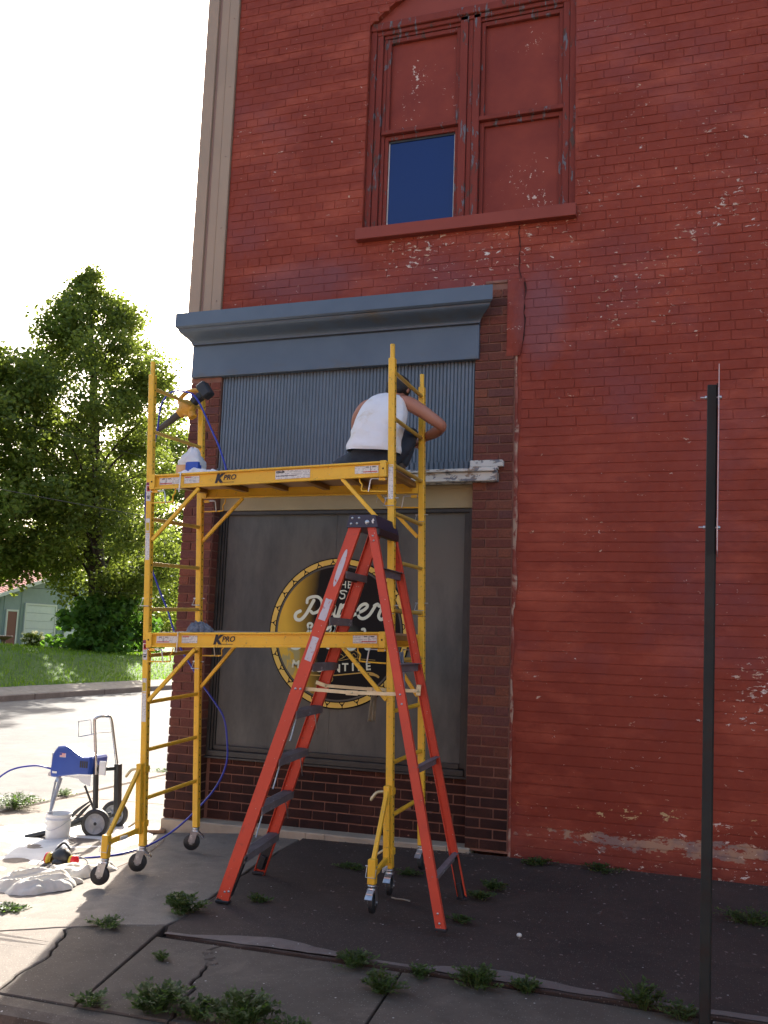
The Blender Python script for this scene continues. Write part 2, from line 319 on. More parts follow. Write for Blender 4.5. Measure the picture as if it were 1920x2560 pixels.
MT['trim'] = pm('white_trim', (0.66, 0.66, 0.62), None, rough=0.5)
MT['skin'] = pm('skin', (0.42, 0.19, 0.12), (0.37, 0.15, 0.095), 9, 0.5, bump=0.1, bscale=120)
MT['hair'] = pm('dark_hair', (0.010, 0.008, 0.008), (0.02, 0.015, 0.013), 60, 0.6, bump=1.0, bscale=160, bdist=0.006)
MT['tank'] = pm('white_cotton', (0.78, 0.78, 0.80), (0.74, 0.72, 0.70), 5, 0.85, bump=0.6, bscale=11, bdist=0.012, dirt=(0.60, 0.50, 0.36), dthr=(0.55, 0.75), dscale=5)
MT['jeans'] = pm('dark_denim', (0.020, 0.028, 0.042), (0.035, 0.043, 0.058), 14, 0.85, bump=0.6, bscale=28, bdist=0.01, dirt=(0.30, 0.31, 0.32), dthr=(0.70, 0.74), dscale=26)
MT['boot'] = pm('boot_leather', (0.07, 0.045, 0.03), None, rough=0.6)
MT['blue'] = pm('blue_hose', (0.020, 0.030, 0.30), (0.03, 0.045, 0.36), 10, 0.35)
MT['blueshell'] = pm('blue_sprayer_cover', (0.018, 0.055, 0.26), (0.022, 0.065, 0.30), 5, 0.35)
MT['canvas'] = pm('canvas_cloth', (0.60, 0.56, 0.49), (0.50, 0.46, 0.39), 6, 0.9, bump=0.4, bscale=30, bdist=0.006)
MT['canvas2'] = pm('white_drop_cloth', (0.72, 0.70, 0.66), (0.62, 0.60, 0.56), 4, 0.9, bump=0.6, bscale=6, bdist=0.03, dirt=(0.22, 0.30, 0.45), dthr=(0.72, 0.76), dscale=9)
MT['plasticwhite'] = pm('white_plastic', (0.70, 0.70, 0.68), (0.62, 0.62, 0.60), 10, 0.4)
MT['bag'] = pm('plastic_bag', (0.68, 0.68, 0.70), (0.60, 0.60, 0.62), 14, 0.3, bump=0.5, bscale=24, bdist=0.01)
MT['labelblue'] = pm('blue_label', (0.02, 0.08, 0.42), (0.03, 0.10, 0.5), 10, 0.4)
MT['labelorange'] = pm('orange_label', (0.62, 0.30, 0.12), (0.66, 0.42, 0.22), 10, 0.4)
MT['toolyellow'] = pm('tool_yellow', (0.62, 0.31, 0.025), (0.52, 0.25, 0.02), 18, 0.4)
MT['nozzle'] = pm('dusty_black_nozzle', (0.045, 0.038, 0.033), (0.07, 0.058, 0.048), 12, 0.6)
MT['lace'] = pm('blue_grey_rag', (0.10, 0.12, 0.15), (0.22, 0.25, 0.30), 55, 0.9, bump=0.9, bscale=70, bdist=0.006)
MT['ragblue'] = pm('pale_blue_rag', (0.25, 0.30, 0.38), (0.17, 0.21, 0.28), 30, 0.9, bump=0.6, bscale=50)
MT['ragtan'] = pm('tan_rag', (0.24, 0.20, 0.13), (0.17, 0.15, 0.10), 40, 0.9, bump=0.6, bscale=50)
MT['wheelgrey'] = pm('grey_wheel_hub', (0.33, 0.34, 0.35), (0.28, 0.29, 0.30), 10, 0.5)
MT['cart'] = pm('black_cart_frame', (0.02, 0.022, 0.022), (0.03, 0.032, 0.03), 10, 0.45)
MT['filterred'] = pm('filter_cartridge', (0.60, 0.02, 0.03), None, rough=0.4)
MT['filteryellow'] = pm('filter_yellow', (0.60, 0.42, 0.03), None, rough=0.4)
MT['wood'] = pm('brown_board', (0.26, 0.15, 0.08), (0.20, 0.11, 0.06), 8, 0.8)
MT['wire'] = pm('overhead_wire', (0.06, 0.065, 0.07), None, rough=1.0, spec=0.0)
MT['wiredark'] = pm('dark_wire', (0.02, 0.02, 0.02), None, rough=1.0, spec=0.0)
MT['iron'] = pm('brown_birdbath', (0.12, 0.065, 0.045), (0.09, 0.05, 0.035), 9, 0.8)
MT['flesh'] = pm('pebble_white', (0.55, 0.52, 0.47), None, rough=0.9)
MT['crack'] = pm('crack_dark', (0.030, 0.014, 0.012), None, rough=1.0)
MT['rowbrick'] = pm('orange_brick', (0.30, 0.12, 0.068), (0.25, 0.10, 0.056), 3, 0.9)
MT['rowcream'] = pm('cream_render', (0.40, 0.30, 0.19), None, rough=0.9)
MT['flagblue'] = pm('flag_canton', (0.03, 0.05, 0.25), None, rough=0.5)

# ---------------------------------------------------------------- object helpers
def tag(o, label=None, cat=None, group=None, kind=None):
    if label: o['label'] = label
    if cat: o['category'] = cat
    if group: o['group'] = group
    if kind: o['kind'] = kind
    return o
ORG = {}
def empty(name, loc, label, cat, group=None):
    o = bpy.data.objects.new(name, None); COL.objects.link(o); o.location = loc
    o.empty_display_size = 0.1
    ORG[o.name] = Vector(loc)
    return tag(o, label, cat, group)
def link(name, me, parent=None, world_org=None):
    """link a mesh whose vertices are already relative to its thing's origin"""
    o = bpy.data.objects.new(name, me); COL.objects.link(o)
    if parent is not None:
        o.parent = parent; ORG[o.name] = ORG[parent.name]
    else:
        ORG[o.name] = Vector(world_org or (0, 0, 0)); o.location = ORG[o.name]
    return o
def V(*a): return Vector(a)
class MB:
    def __init__(s): s.v = []; s.f = []; s.m = []; s.sm = []
    def add(s, vs_, fs, mi=0, smooth=False):
        o = len(s.v); s.v.extend([tuple(p) for p in vs_]); s.f.extend([tuple(i+o for i in f) for f in fs])
        s.m.extend([mi]*len(fs)); s.sm.extend([smooth]*len(fs)); return s
    def box(s, a, b, mi=0, ch=0.0):
        """axis aligned box from corner a to corner b; ch = chamfer on vertical and horizontal edges"""
        a = Vector(a); b = Vector(b); c = (a+b)/2; d = (b-a)
        return s.obox(c, (abs(d.x), abs(d.y), abs(d.z)), Matrix.Identity(3), mi, ch)
    def obox(s, c, d, Rm, mi=0, ch=0.0):
        hx, hy, hz = d[0]/2, d[1]/2, d[2]/2; c = Vector(c)
        if ch <= 0:
            p = [c + Rm @ Vector((x*hx, y*hy, z*hz)) for z in (-1, 1) for y in (-1, 1) for x in (-1, 1)]
            f = [(0,2,3,1), (4,5,7,6), (0,1,5,4), (2,6,7,3), (0,4,6,2), (1,3,7,5)]
            return s.add(p, f, mi)
        ch = min(ch, hx*0.9, hy*0.9, hz*0.9)
        P = []; idx = {}
        for sx in (-1, 1):
            for sy in (-1, 1):
                for sz in (-1, 1):
                    for ax in range(3):
                        q = [sx*(hx-ch), sy*(hy-ch), sz*(hz-ch)]; q[ax] = (sx*hx, sy*hy, sz*hz)[ax]
                        idx[(sx, sy, sz, ax)] = len(P); P.append(c + Rm @ Vector(q))
        F = []
        def fc(ix):
            ctr = sum((P[i] for i in ix), Vector())/len(ix)
            n = (P[ix[1]]-P[ix[0]]).cross(P[ix[2]]-P[ix[1]])
            F.append(tuple(ix) if n.dot(ctr-c) > 0 else tuple(reversed(ix)))
        for s1 in (-1, 1):
            fc([idx[(s1, a_, b_, 0)] for a_, b_ in ((-1,-1), (1,-1), (1,1), (-1,1))])
            fc([idx[(a_, s1, b_, 1)] for a_, b_ in ((-1,-1), (1,-1), (1,1), (-1,1))])
            fc([idx[(a_, b_, s1, 2)] for a_, b_ in ((-1,-1), (1,-1), (1,1), (-1,1))])
            for s2 in (-1, 1):
                fc([idx[(s1,s2,-1,0)], idx[(s1,s2,1,0)], idx[(s1,s2,1,1)], idx[(s1,s2,-1,1)]])
                fc([idx[(s1,-1,s2,0)], idx[(s1,1,s2,0)], idx[(s1,1,s2,2)], idx[(s1,-1,s2,2)]])
                fc([idx[(-1,s1,s2,1)], idx[(1,s1,s2,1)], idx[(1,s1,s2,2)], idx[(-1,s1,s2,2)]])
                for s3 in (-1, 1):
                    fc([idx[(s1,s2,s3,0)], idx[(s1,s2,s3,1)], idx[(s1,s2,s3,2)]])
        return s.add(P, F, mi)
    def bar(s, a, b, w, h, side=(0, 1, 0), mi=0, ch=0.0):
        """bar from a to b; w = size across 'side' direction, h = size in the remaining direction"""
        a = Vector(a); b = Vector(b); d = (b-a); L = d.length; z = d.normalized()
        y = Vector(side); y = (y - z*y.dot(z)).normalized(); x = y.cross(z)
        Rm = Matrix((x, y, z)).transposed()
        return s.obox((a+b)/2, (h, w, L), Rm, mi, ch)
    def tube(s, pts, r, n=8, mi=0, caps=True):
        pts = [Vector(p) for p in pts]; rs = r if isinstance(r, (list, tuple)) else [r]*len(pts)
        T = []
        for i in range(len(pts)):
            t = (pts[min(i+1, len(pts)-1)] - pts[max(i-1, 0)]); T.append(t.normalized() if t.length > 1e-9 else Vector((0,0,1)))
        ref = Vector((0, 0, 1)) if abs(T[0].z) < 0.9 else Vector((1, 0, 0))
        x = (ref - T[0]*ref.dot(T[0])).normalized(); P = []
        for i, p in enumerate(pts):
            x = (x - T[i]*x.dot(T[i])); x = x.normalized() if x.length > 1e-6 else T[i].orthogonal().normalized()
            y = T[i].cross(x)
            for k in range(n):
                a = 2*math.pi*k/n; P.append(p + (x*math.cos(a) + y*math.sin(a))*rs[i])
        F = [(i*n+k, i*n+(k+1) % n, (i+1)*n+(k+1) % n, (i+1)*n+k) for i in range(len(pts)-1) for k in range(n)]
        s.add(P, F, mi, True)
        if caps:
            o = len(P); s.add([P[k] for k in range(n)], [tuple(range(n-1, -1, -1))], mi); s.add(P[-n:], [tuple(range(n))], mi)
        return s
    def lathe(s, prof, c, axis=(0, 0, 1), n=20, mi=0):
        """prof: list of (radius, height) along axis"""
        z = Vector(axis).normalized(); x = z.orthogonal().normalized(); y = z.cross(x); c = Vector(c)
        P = [c + (x*math.cos(2*math.pi*k/n) + y*math.sin(2*math.pi*k/n))*r + z*h for r, h in prof for k in range(n)]
        F = [(i*n+k, i*n+(k+1) % n, (i+1)*n+(k+1) % n, (i+1)*n+k) for i in range(len(prof)-1) for k in range(n)]
        return s.add(P, F, mi, True)
    def prism(s, poly, y0, y1, plane='xz', mi=0):
        """extrude a 2D polygon between y0 and y1 along the missing axis"""
        n = len(poly)
        def mk(p, d):
            return (p[0], d, p[1]) if plane == 'xz' else ((p[0], p[1], d) if plane == 'xy' else (d, p[0], p[1]))
        P = [mk(p, y0) for p in poly] + [mk(p, y1) for p in poly]
        F = [tuple(range(n)), tuple(range(2*n-1, n-1, -1))] + [(i, i+n, (i+1) % n+n, (i+1) % n) for i in range(n)]
        return s.add(P, F, mi)
    def build(s, name, mats, parent=None, org=None, fix=True):
        o3 = ORG[parent.name] if parent is not None else Vector(org or (0, 0, 0))
        me = bpy.data.meshes.new(name)
        me.from_pydata([(p[0]-o3.x, p[1]-o3.y, p[2]-o3.z) for p in s.v], [], s.f)
        for m_ in (mats if isinstance(mats, (list, tuple)) else [mats]): me.materials.append(MT[m_] if isinstance(m_, str) else m_)
        me.polygons.foreach_set('material_index', s.m); me.polygons.foreach_set('use_smooth', s.sm)
        if fix:
            bm = bmesh.new(); bm.from_mesh(me); bmesh.ops.recalc_face_normals(bm, faces=bm.faces); bm.to_mesh(me); bm.free()
        me.update()
        return link(name, me, parent, o3)
def spline(pts, n=8):
    """Catmull-Rom through pts"""
    pts = [Vector(p) for p in pts]; out = []
    for i in range(len(pts)-1):
        p0 = pts[max(i-1, 0)]; p1 = pts[i]; p2 = pts[i+1]; p3 = pts[min(i+2, len(pts)-1)]
        for k in range(n):
            t = k/n; t2 = t*t; t3 = t2*t
            out.append(0.5*((2*p1) + (p2-p0)*t + (2*p0-5*p1+4*p2-p3)*t2 + (3*p1-p0-3*p2+p3)*t3))
    out.append(pts[-1]); return out
def strokes(pts, w, close=False):
    """flat ribbon polygon strips (x,z plane) with round-ish ends"""
    pts = [Vector((p[0], p[1])) for p in pts]; P = []; F = []
    for i, p in enumerate(pts):
        t = (pts[min(i+1, len(pts)-1)] - pts[max(i-1, 0)]).normalized(); nrm = Vector((-t.y, t.x))
        P.append(p + nrm*w/2); P.append(p - nrm*w/2)
    for i in range(len(pts)-1): F.append((2*i, 2*i+1, 2*i+3, 2*i+2))
    for e, sg in ((0, -1), (len(pts)-1, 1)):
        t = (pts[min(e+1, len(pts)-1)] - pts[max(e-1, 0)]).normalized()*sg; nrm = Vector((-t.y, t.x)); o = len(P)
        arc = [pts[e] + nrm*w/2*math.cos(a) + t*w/2*math.sin(a) for a in [math.pi*k/6 for k in range(7)]]
        P.extend(arc); F.append(tuple(range(o, o+7)))
    return P, F
def text_mesh(txt, size, shear=0.0, bold=0.0, space=1.0):
    c = bpy.data.curves.new('lettering', 'FONT'); c.body = txt; c.size = size; c.shear = shear; c.offset = bold; c.space_character = space
    c.align_x = 'CENTER'; c.align_y = 'CENTER'; c.extrude = 0.0004; c.resolution_u = 4
    o = bpy.data.objects.new('tmp', c); COL.objects.link(o)
    bpy.context.view_layer.update()
    me = bpy.data.meshes.new_from_object(o.evaluated_get(bpy.context.evaluated_depsgraph_get()))
    vs_ = [tuple(v.co) for v in me.vertices]; fs = [tuple(p.vertices) for p in me.polygons]
    bpy.data.objects.remove(o); bpy.data.curves.remove(c); bpy.data.meshes.remove(me)
    return vs_, fs
def put_text(mb, txt, c, size, xdir=(1, 0, 0), zdir=(0, 0, 1), mi=0, **k):
    vs_, fs = text_mesh(txt, size, **k)
    X_ = Vector(xdir).normalized(); Z_ = Vector(zdir); Z_ = (Z_ - X_*Z_.dot(X_)).normalized(); N_ = X_.cross(Z_)
    mb.add([Vector(c) + X_*v[0] + Z_*v[1] + N_*v[2] for v in vs_], fs, mi)
def zg(x, y=0.0):
    """height of the walk"""
    xs = [-40, -6.3, -4.46, -3.7, -2.8, -1.7, 0.5, 30]; zs = [-0.14, -0.13, -0.10, -0.035, -0.025, 0.0, 0.0, 0.0]
    return float(np.interp(x, xs, zs))
# ================================================================ GROUND AND ROADS
def structure(o, name=None): o['kind'] = 'structure'; return o
def sheet(name, poly, zf, mat, step=1.0):
    mb = MB(); mb.add([(x, y, zf(x, y)) for x, y in poly], [tuple(range(len(poly)))]); return mb.build(name, mat)
structure(sheet('ground', [(-260, -200), (260, -200), (260, 320), (-260, 320)], lambda x, y: -0.42, 'soil'))
mb = MB()
mb.add([(-16.55, -80, -0.235), (-6.42, -80, -0.235), (-6.42, 160, -0.235), (-16.55, 160, -0.235)], [(0, 1, 2, 3)])
mb.add([(-6.42, -14, -0.231), (90, -14, -0.231), (90, -3.79, -0.231), (-6.42, -3.79, -0.231)], [(0, 1, 2, 3)])
structure(mb.build('road', 'road'))
structure(sheet('soil_bed', [(-6.3, -3.66), (-4.46, -3.66), (-3.7, -3.66), (-2.8, -3.66), (-1.7, -3.66), (20, -3.66), (20, 0), (-1.7, 0), (-2.8, 0), (-3.7, 0), (-4.46, 0), (-6.3, 0)], lambda x, y: zg(x)-0.016, 'soil'))
mb = MB()   # pebbly gutter beside the near kerb
mb.box((-3.2, -4.4, -0.3), (6, -3.80, -0.20)); structure(mb.build('gutter', 'gutter'))

def jag(pts, amp, step=0.06, seed=0):
    rr = random.Random(seed); out = []
    for i in range(len(pts)-1):
        a = Vector(pts[i]); b = Vector(pts[i+1]); L = (b-a).length; n = max(1, int(L/step)); t = (b-a).normalized(); nn = Vector((-t.y, t.x))
        for k in range(n):
            out.append(a + (b-a)*k/n + nn*(rr.uniform(-amp, amp) if k else 0))
    out.append(Vector(pts[-1])); return [(p.x, p.y) for p in out]
C1 = jag([(-6.4, -3.12), (-4.9, -3.02), (-4.3, -3.0), (-3.68, -2.93), (-3.42, -2.74), (-3.28, -2.66), (-3.12, -2.56), (-2.90, -2.46)], 0.008, 0.08, 1)
C2 = jag([(-3.36, -2.76), (-3.27, -2.90), (-3.22, -3.0), (-3.16, -3.13), (-3.13, -3.37), (-3.06, -3.63)], 0.014, 0.05, 2)
J1 = [(-2.885, -2.50), (-2.63, -3.63)]
C3 = jag([(-2.43, -2.668), (-2.46, -2.80), (-2.36, -2.90), (-2.33, -3.05), (-2.24, -3.31), (-2.16, -3.63)], 0.02, 0.05, 3)
EDGE_L = jag([(-2.86, -2.47), (-2.87, -2.30), (-3.06, -0.94), (-3.13, -0.02)], 0.012, 0.1, 4)
J5 = [(-1.425, -2.680), (-1.345, -3.63)]; J6 = [(0.02, -2.672), (0.12, -3.63)]; J7 = [(1.5, -2.672), (1.5, -3.63)]
FE = -3.635
def shift(poly, d):
    """pull a slab's outline in by d so that a joint stays open"""
    n = len(poly); A_ = sum(poly[i][0]*poly[(i+1) % n][1]-poly[(i+1) % n][0]*poly[i][1] for i in range(n)); sg = 1 if A_ > 0 else -1; out = []
    for i in range(n):
        a = Vector(poly[i-1]); b = Vector(poly[i]); c = Vector(poly[(i+1) % n])
        t1 = (b-a).normalized(); t2 = (c-b).normalized(); n1 = Vector((-t1.y, t1.x))*sg; n2 = Vector((-t2.y, t2.x))*sg
        m_ = n1+n2; m_ = m_.normalized() if m_.length > 0.1 else n1
        out.append((b.x+m_.x*d, b.y+m_.y*d))
    return out
from mathutils.geometry import tessellate_polygon
def slab(name, poly, mat, parent, gap=0.007, dz=0.0, th=0.05, ch=0.006):
    poly = [p for i, p in enumerate(poly) if (Vector(p)-Vector(poly[i-1])).length > 1e-4]
    outer = shift(poly, gap); inner = shift(poly, gap+ch); n = len(poly); mb = MB()
    P = [(x, y, zg(x)+dz) for x, y in inner] + [(x, y, zg(x)+dz-ch) for x, y in outer] + [(x, y, zg(x)+dz-th) for x, y in outer]
    tri = tessellate_polygon([[Vector((x, y, 0)) for x, y in inner]])
    F = [tuple(t) for t in tri]
    for i in range(n):
        j = (i+1) % n; F += [(i, j, n+j, n+i), (n+i, n+j, 2*n+j, 2*n+i)]
    mb.add(P, F); return mb.build(name, mat, parent)
def cut(x_list, poly_y):   # subdivide long straight edges where the walk changes slope
    return poly_y
walk = bpy.data.objects.new('sidewalk', None); COL.objects.link(walk); ORG[walk.name] = Vector((0, 0, 0)); walk['kind'] = 'structure'
top = [(x, -0.02) for x in (-3.13, -3.7, -4.46)]
slab('slab', C1 + [(-2.88, -2.30), (-3.09, -0.94), (-3.15, -0.02), (-3.7, -0.02), (-4.46, -0.02), (-4.46, -0.35), (-6.30, -0.35), (-6.30, -3.1)][0:] , 'concrete', walk)
for k in range(16):
    y0 = -0.35 + k*1.52; slab('slab', [(-6.30, y0), (-4.52, y0), (-4.52, y0+1.52), (-6.30, y0+1.52)], 'concrete', walk)
slab('slab', [(-6.3, -3.14)] + C1[1:] [:-1] [: len([p for p in C1 if p[0] < -3.38])] + C2 + [(-3.7, FE), (-4.46, FE), (-6.3, FE)], 'concrete', walk)
i0 = [i for i, p in enumerate(C1) if p[0] > -3.36][0]
slab('slab', C1[i0:] + J1 + [(-3.06, FE)] + C2[::-1][1:], 'slabmid', walk, 0.006)
slab('slab', [(-2.84, -2.655)] + C3 + [(-2.63, FE)], 'slabmid', walk)
slab('slab', C3[::-1] + J5 + [(-2.16, FE)], 'slabmid', walk)
slab('slab', [J5[0], (-0.2, -2.674), J6[0], J6[1], J5[1]], 'slabmid', walk)
slab('slab', [J6[0], J7[0], J7[1], J6[1]], 'slabmid', walk)
slab('slab', [(1.5, -2.672), (5, -2.64), (5, FE), (1.5, FE)], 'slabmid', walk)
for (cx, cy, r_) in ((-2.40, -2.86, 0.05), (-2.34, -2.93, 0.04), (-2.44, -2.79, 0.035)):   # broken bits in the crack
    pp = [(cx+r_*random.uniform(.7, 1.1)*math.cos(a), cy+r_*random.uniform(.6, 1)*math.sin(a)) for a in [k*math.pi/4 for k in range(8)]]
    slab('chunk', pp, 'slabmid', walk, 0.0, 0.006, 0.05, 0.01)
dk = slab('dark_slab', EDGE_L + [(-1.7, -0.02), (0.5, -0.02), (5, -0.02), (5, -2.62), (0.5, -2.66)] + jag([(0.2, -2.65), (-0.9, -2.66), (-1.8, -2.68), (-2.5, -2.66), (-2.8, -2.62), (-2.86, -2.50)], 0.012, 0.08, 5), 'dark', walk, 0.002, 0.012, 0.06, 0.005)
# pale worn edge of the dark slab
we = MB(); rr = random.Random(5); pts = []
for k in range(60):
    x = -2.80 + k*0.078
    if x > 1.7: break
    w = 0.035 + 0.11*max(0, mnoise.noise(Vector((x*1.6, 3, 0)))+0.35) * (1.25 if -2.6 < x < -1.5 or -1.3 < x < -0.4 else 0.55)
    pts.append((x, -2.645 + rr.uniform(-.006, .006), w))
for i in range(len(pts)-1):
    a, b = pts[i], pts[i+1]
    we.add([(a[0], a[1], zg(a[0])+0.0155), (b[0], b[1], zg(b[0])+0.0155), (b[0], b[1]+b[2], zg(b[0])+0.0155), (a[0], a[1]+a[2], zg(a[0])+0.0155)], [(0, 1, 2, 3)])
we.build('worn_edge', 'wornedge', walk)
# kerbs
mb = MB()
for xa, xb in ((-6.45, -4.4), (-4.4, -3.55), (-3.55, -1.2), (-1.2, 1.3), (1.3, 5), (5, 20)):
    za, zb = zg(xa), zg(xb); d = 0.012
    P = []
    for x, z in ((xa+.006, za), (xb-.006, zb)):
        P += [(x, FE-.01, -0.3), (x, FE-.01, z-.004), (x, FE-0.10, z-.002), (x, FE-0.15, z-0.02), (x, FE-0.17, -0.3)]
    mb.add(P, [(i, (i+1) % 5, 5+(i+1) % 5, 5+i) for i in range(5)] + [(0, 1, 2, 3, 4), (9, 8, 7, 6, 5)])
structure(mb.build('kerb', 'slabmid'))
mb = MB()
for k in range(30):
    y0 = -3.7 + k*2.4; mb.box((-6.50, y0+.005, -0.4), (-6.31, y0+2.395, -0.118), ch=0.015)
structure(mb.build('kerb', 'concrete'))
mb = MB()
for k in range(50):
    y0 = -20 + k*3; mb.box((-16.75, y0+.005, -0.4), (-16.5, y0+2.995, -0.08), ch=0.02)
structure(mb.build('kerb', 'concrete'))
# lawn bank across the street
def zl(x, y):
    t = np.interp(x, [-120, -40, -27, -22, -19.4, -17.6, -16.76], [0.5, 0.55, 0.85, 1.0, 0.78, 0.06, -0.10])
    c = np.interp(y, [-20, 8, 17, 22, 28, 46, 90], [0.35, 0.12, 0.04, -0.16, -0.34, -0.36, -0.3])
    return float(t + c*np.interp(x, [-60, -22, -17.6, -16.8], [0.5, 1, 0.1, 0]) + 0.05*mnoise.noise(Vector((x*.35, y*.35, 0)))*np.interp(x, [-19, -17], [1, 0]))
xs = list(np.concatenate([np.linspace(-16.76, -23, 40), np.linspace(-23.6, -45, 30), np.linspace(-50, -200, 12)])); ys = list(np.concatenate([np.linspace(-60, 5, 12), np.linspace(6, 60, 80), np.linspace(64, 260, 14)]))
mb = MB(); P = [(x, y, zl(x, y)) for x in xs for y in ys]; ny = len(ys)
mb.add(P, [(i*ny+j, i*ny+j+1, (i+1)*ny+j+1, (i+1)*ny+j) for i in range(len(xs)-1) for j in range(ny-1)], 0, True)
structure(mb.build('lawn', 'lawn'))
mb = MB(); mb.add([(x, y, zl(x, y)+0.012 + 0.01*mnoise.noise(Vector((x*3, y*3, 1)))) for x in (-16.76, -17.1, -17.42) for y in np.linspace(0, 50, 120)],
   [(i*120+j, i*120+j+1, (i+1)*120+j+1, (i+1)*120+j) for i in range(2) for j in range(119)], 0, True); structure(mb.build('dirt_strip', 'dirtstrip'))

# ================================================================ THE RED BUILDING
B = empty('brick_building', (-1.5, 0, 0), 'red painted brick building with a boarded shop window under a blue cornice', 'building')
YF = 0.0; CP = 0.078
WX0, WX1, WZ0, WZ1 = -2.835, -0.955, 5.125, 7.24          # opening of the upper window
ACX, ARISE, AHW = -1.895, 0.42, 0.94
def arch_z(x):
    t = (x-ACX)/AHW
    return WZ1 + ARISE*(1-t*t) if abs(t) < 1 else WZ1
shell = MB()
shell.box((-4.46, 0.32, -0.3), (9, 16, 10.6)); shell.box((-4.50, 0.31, 4.0), (-4.461, 16, 10.8))
shell.build('building_shell', 'mortar', B)
w = MB(); T = 0.006                                              # mortar plane just behind the brick faces
w.box((-1.43, T, -0.3), (9, 0.30, WZ0)); w.box((-4.20, T, 4.0), (-1.43, 0.30, WZ0))
w.box((-4.20, T, WZ0), (WX0, 0.30, 7.95)); w.box((WX1, T, WZ0), (9, 0.30, 7.95)); w.box((-4.20, T, 7.95), (9, 0.30, 10.5))
n = 16
for i in range(n):
    xa = WX0 + (WX1-WX0)*i/n; xb = WX0 + (WX1-WX0)*(i+1)/n
    za, zb = arch_z(xa), arch_z(xb)
    w.add([(xa, T, za), (xb, T, zb), (xb, T, 7.95), (xa, T, 7.95), (xa, .3, za), (xb, .3, zb), (xb, .3, 7.95), (xa, .3, 7.95)], [(0,1,2,3), (0,4,5,1), (3,2,6,7)])
wall = w.build('side_wall', 'red', B)
# painted bricks, course by course
def brick_mesh(L, H, D, chm, name, mat):
    m_ = MB(); hx, hz = L/2, H/2
    P = [(-hx, 0.0, -hz), (hx, 0.0, -hz), (hx, 0.0, hz), (-hx, 0.0, hz)]          # front face ring (inset)
    inn = [(-hx+chm, -D, -hz+chm), (hx-chm, -D, -hz+chm), (hx-chm, -D, hz-chm), (-hx+chm, -D, hz-chm)]
    mid = [(-hx, -D+chm, -hz), (hx, -D+chm, -hz), (hx, -D+chm, hz), (-hx, -D+chm, hz)]
    P = inn + mid + P
    F = [(0, 1, 2, 3)] + [(4+i, 4+(i+1) % 4, (i+1) % 4, i) for i in range(4)] + [(8+i, 8+(i+1) % 4, 4+(i+1) % 4, 4+i) for i in range(4)]
    m_.add(P, F); return m_
mesh_cache = {}
def single_brick(parent, name, c, L, H, D, chm, mat):
    key = (round(L, 3), round(H, 3), round(D, 3), name)
    if key not in mesh_cache:
        m_ = brick_mesh(L, H, D, chm, name, mat); me = bpy.data.meshes.new(name)
        me.from_pydata(m_.v, [], m_.f); me.materials.append(MT[mat]); me.update(); mesh_cache[key] = me
    o = bpy.data.objects.new(name, mesh_cache[key]); COL.objects.link(o); o.parent = parent
    o.location = Vector(c) - ORG[parent.name]; return o
def allowed(z0, z1):
    """x intervals of the painted wall free of openings in a course"""
    zc = (z0+z1)/2
    if z1 < 4.66: return [(-1.38, 4.6)]
    if z0 < WZ0-0.01: return [(-4.19, 4.6)]
    if zc < WZ1: return [(-4.19, WX0), (WX1, 4.6)]
    if zc < WZ1+ARISE:
        hw = AHW*math.sqrt(max(0, 1-(zc-WZ1)/ARISE)); return [(-4.19, ACX-hw), (ACX+hw, 4.6)]
    return [(-4.19, 4.6)]
stuffb = MB(); camp = Vector((0, -7.3, 1.62)); rb = random.Random(11); cands = []
z = -0.06; row = 0
while z < 9.0:
    dzr = rb.uniform(-.0012, .0012); z0, z1 = z+0.0022+dzr, z+CP-0.0022+dzr
    for xa, xb in allowed(z0, z1):
        x = -8 + (0.1175 if row % 2 else 0) + rb.uniform(-.02, .02) + (0.06 if row % 6 == 5 else 0)
        L0 = 0.235 if row % 6 != 5 else 0.1175
        while x < xb:
            a, b = max(x, xa), min(x+L0, xb)
            if b-a > 0.04: cands.append((a, b, z0, z1, row))
            x += L0
    z += CP; row += 1
def in_view(x, z):
    d = Vector((x, 0, z)) - camp; dz = d.dot(fw); px = 960+2305.6*d.dot(ri2)/dz; py = 1280-2305.6*d.dot(up2)/dz
    return 0 < px < 1920 and 0 < py < 2560, dz
scored = []
for c in cands:
    v_, dz = in_view((c[0]+c[1])/2, (c[2]+c[3])/2)
    hidden = (c[1] > -4.0 and c[0] < -1.4 and c[2] < 4.5)
    full = abs((c[1]-c[0])-0.235) < 0.001
    # the courses under the sill and right of the window show their joints best
    zc = (c[2]+c[3])/2
    if v_ and full and not hidden and 3.6 < zc < 5.6 and c[0] > -1.35: scored.append((dz, c))
scored.sort(key=lambda t: t[0]); chosen = set(id(c) for d, c in scored[:298])
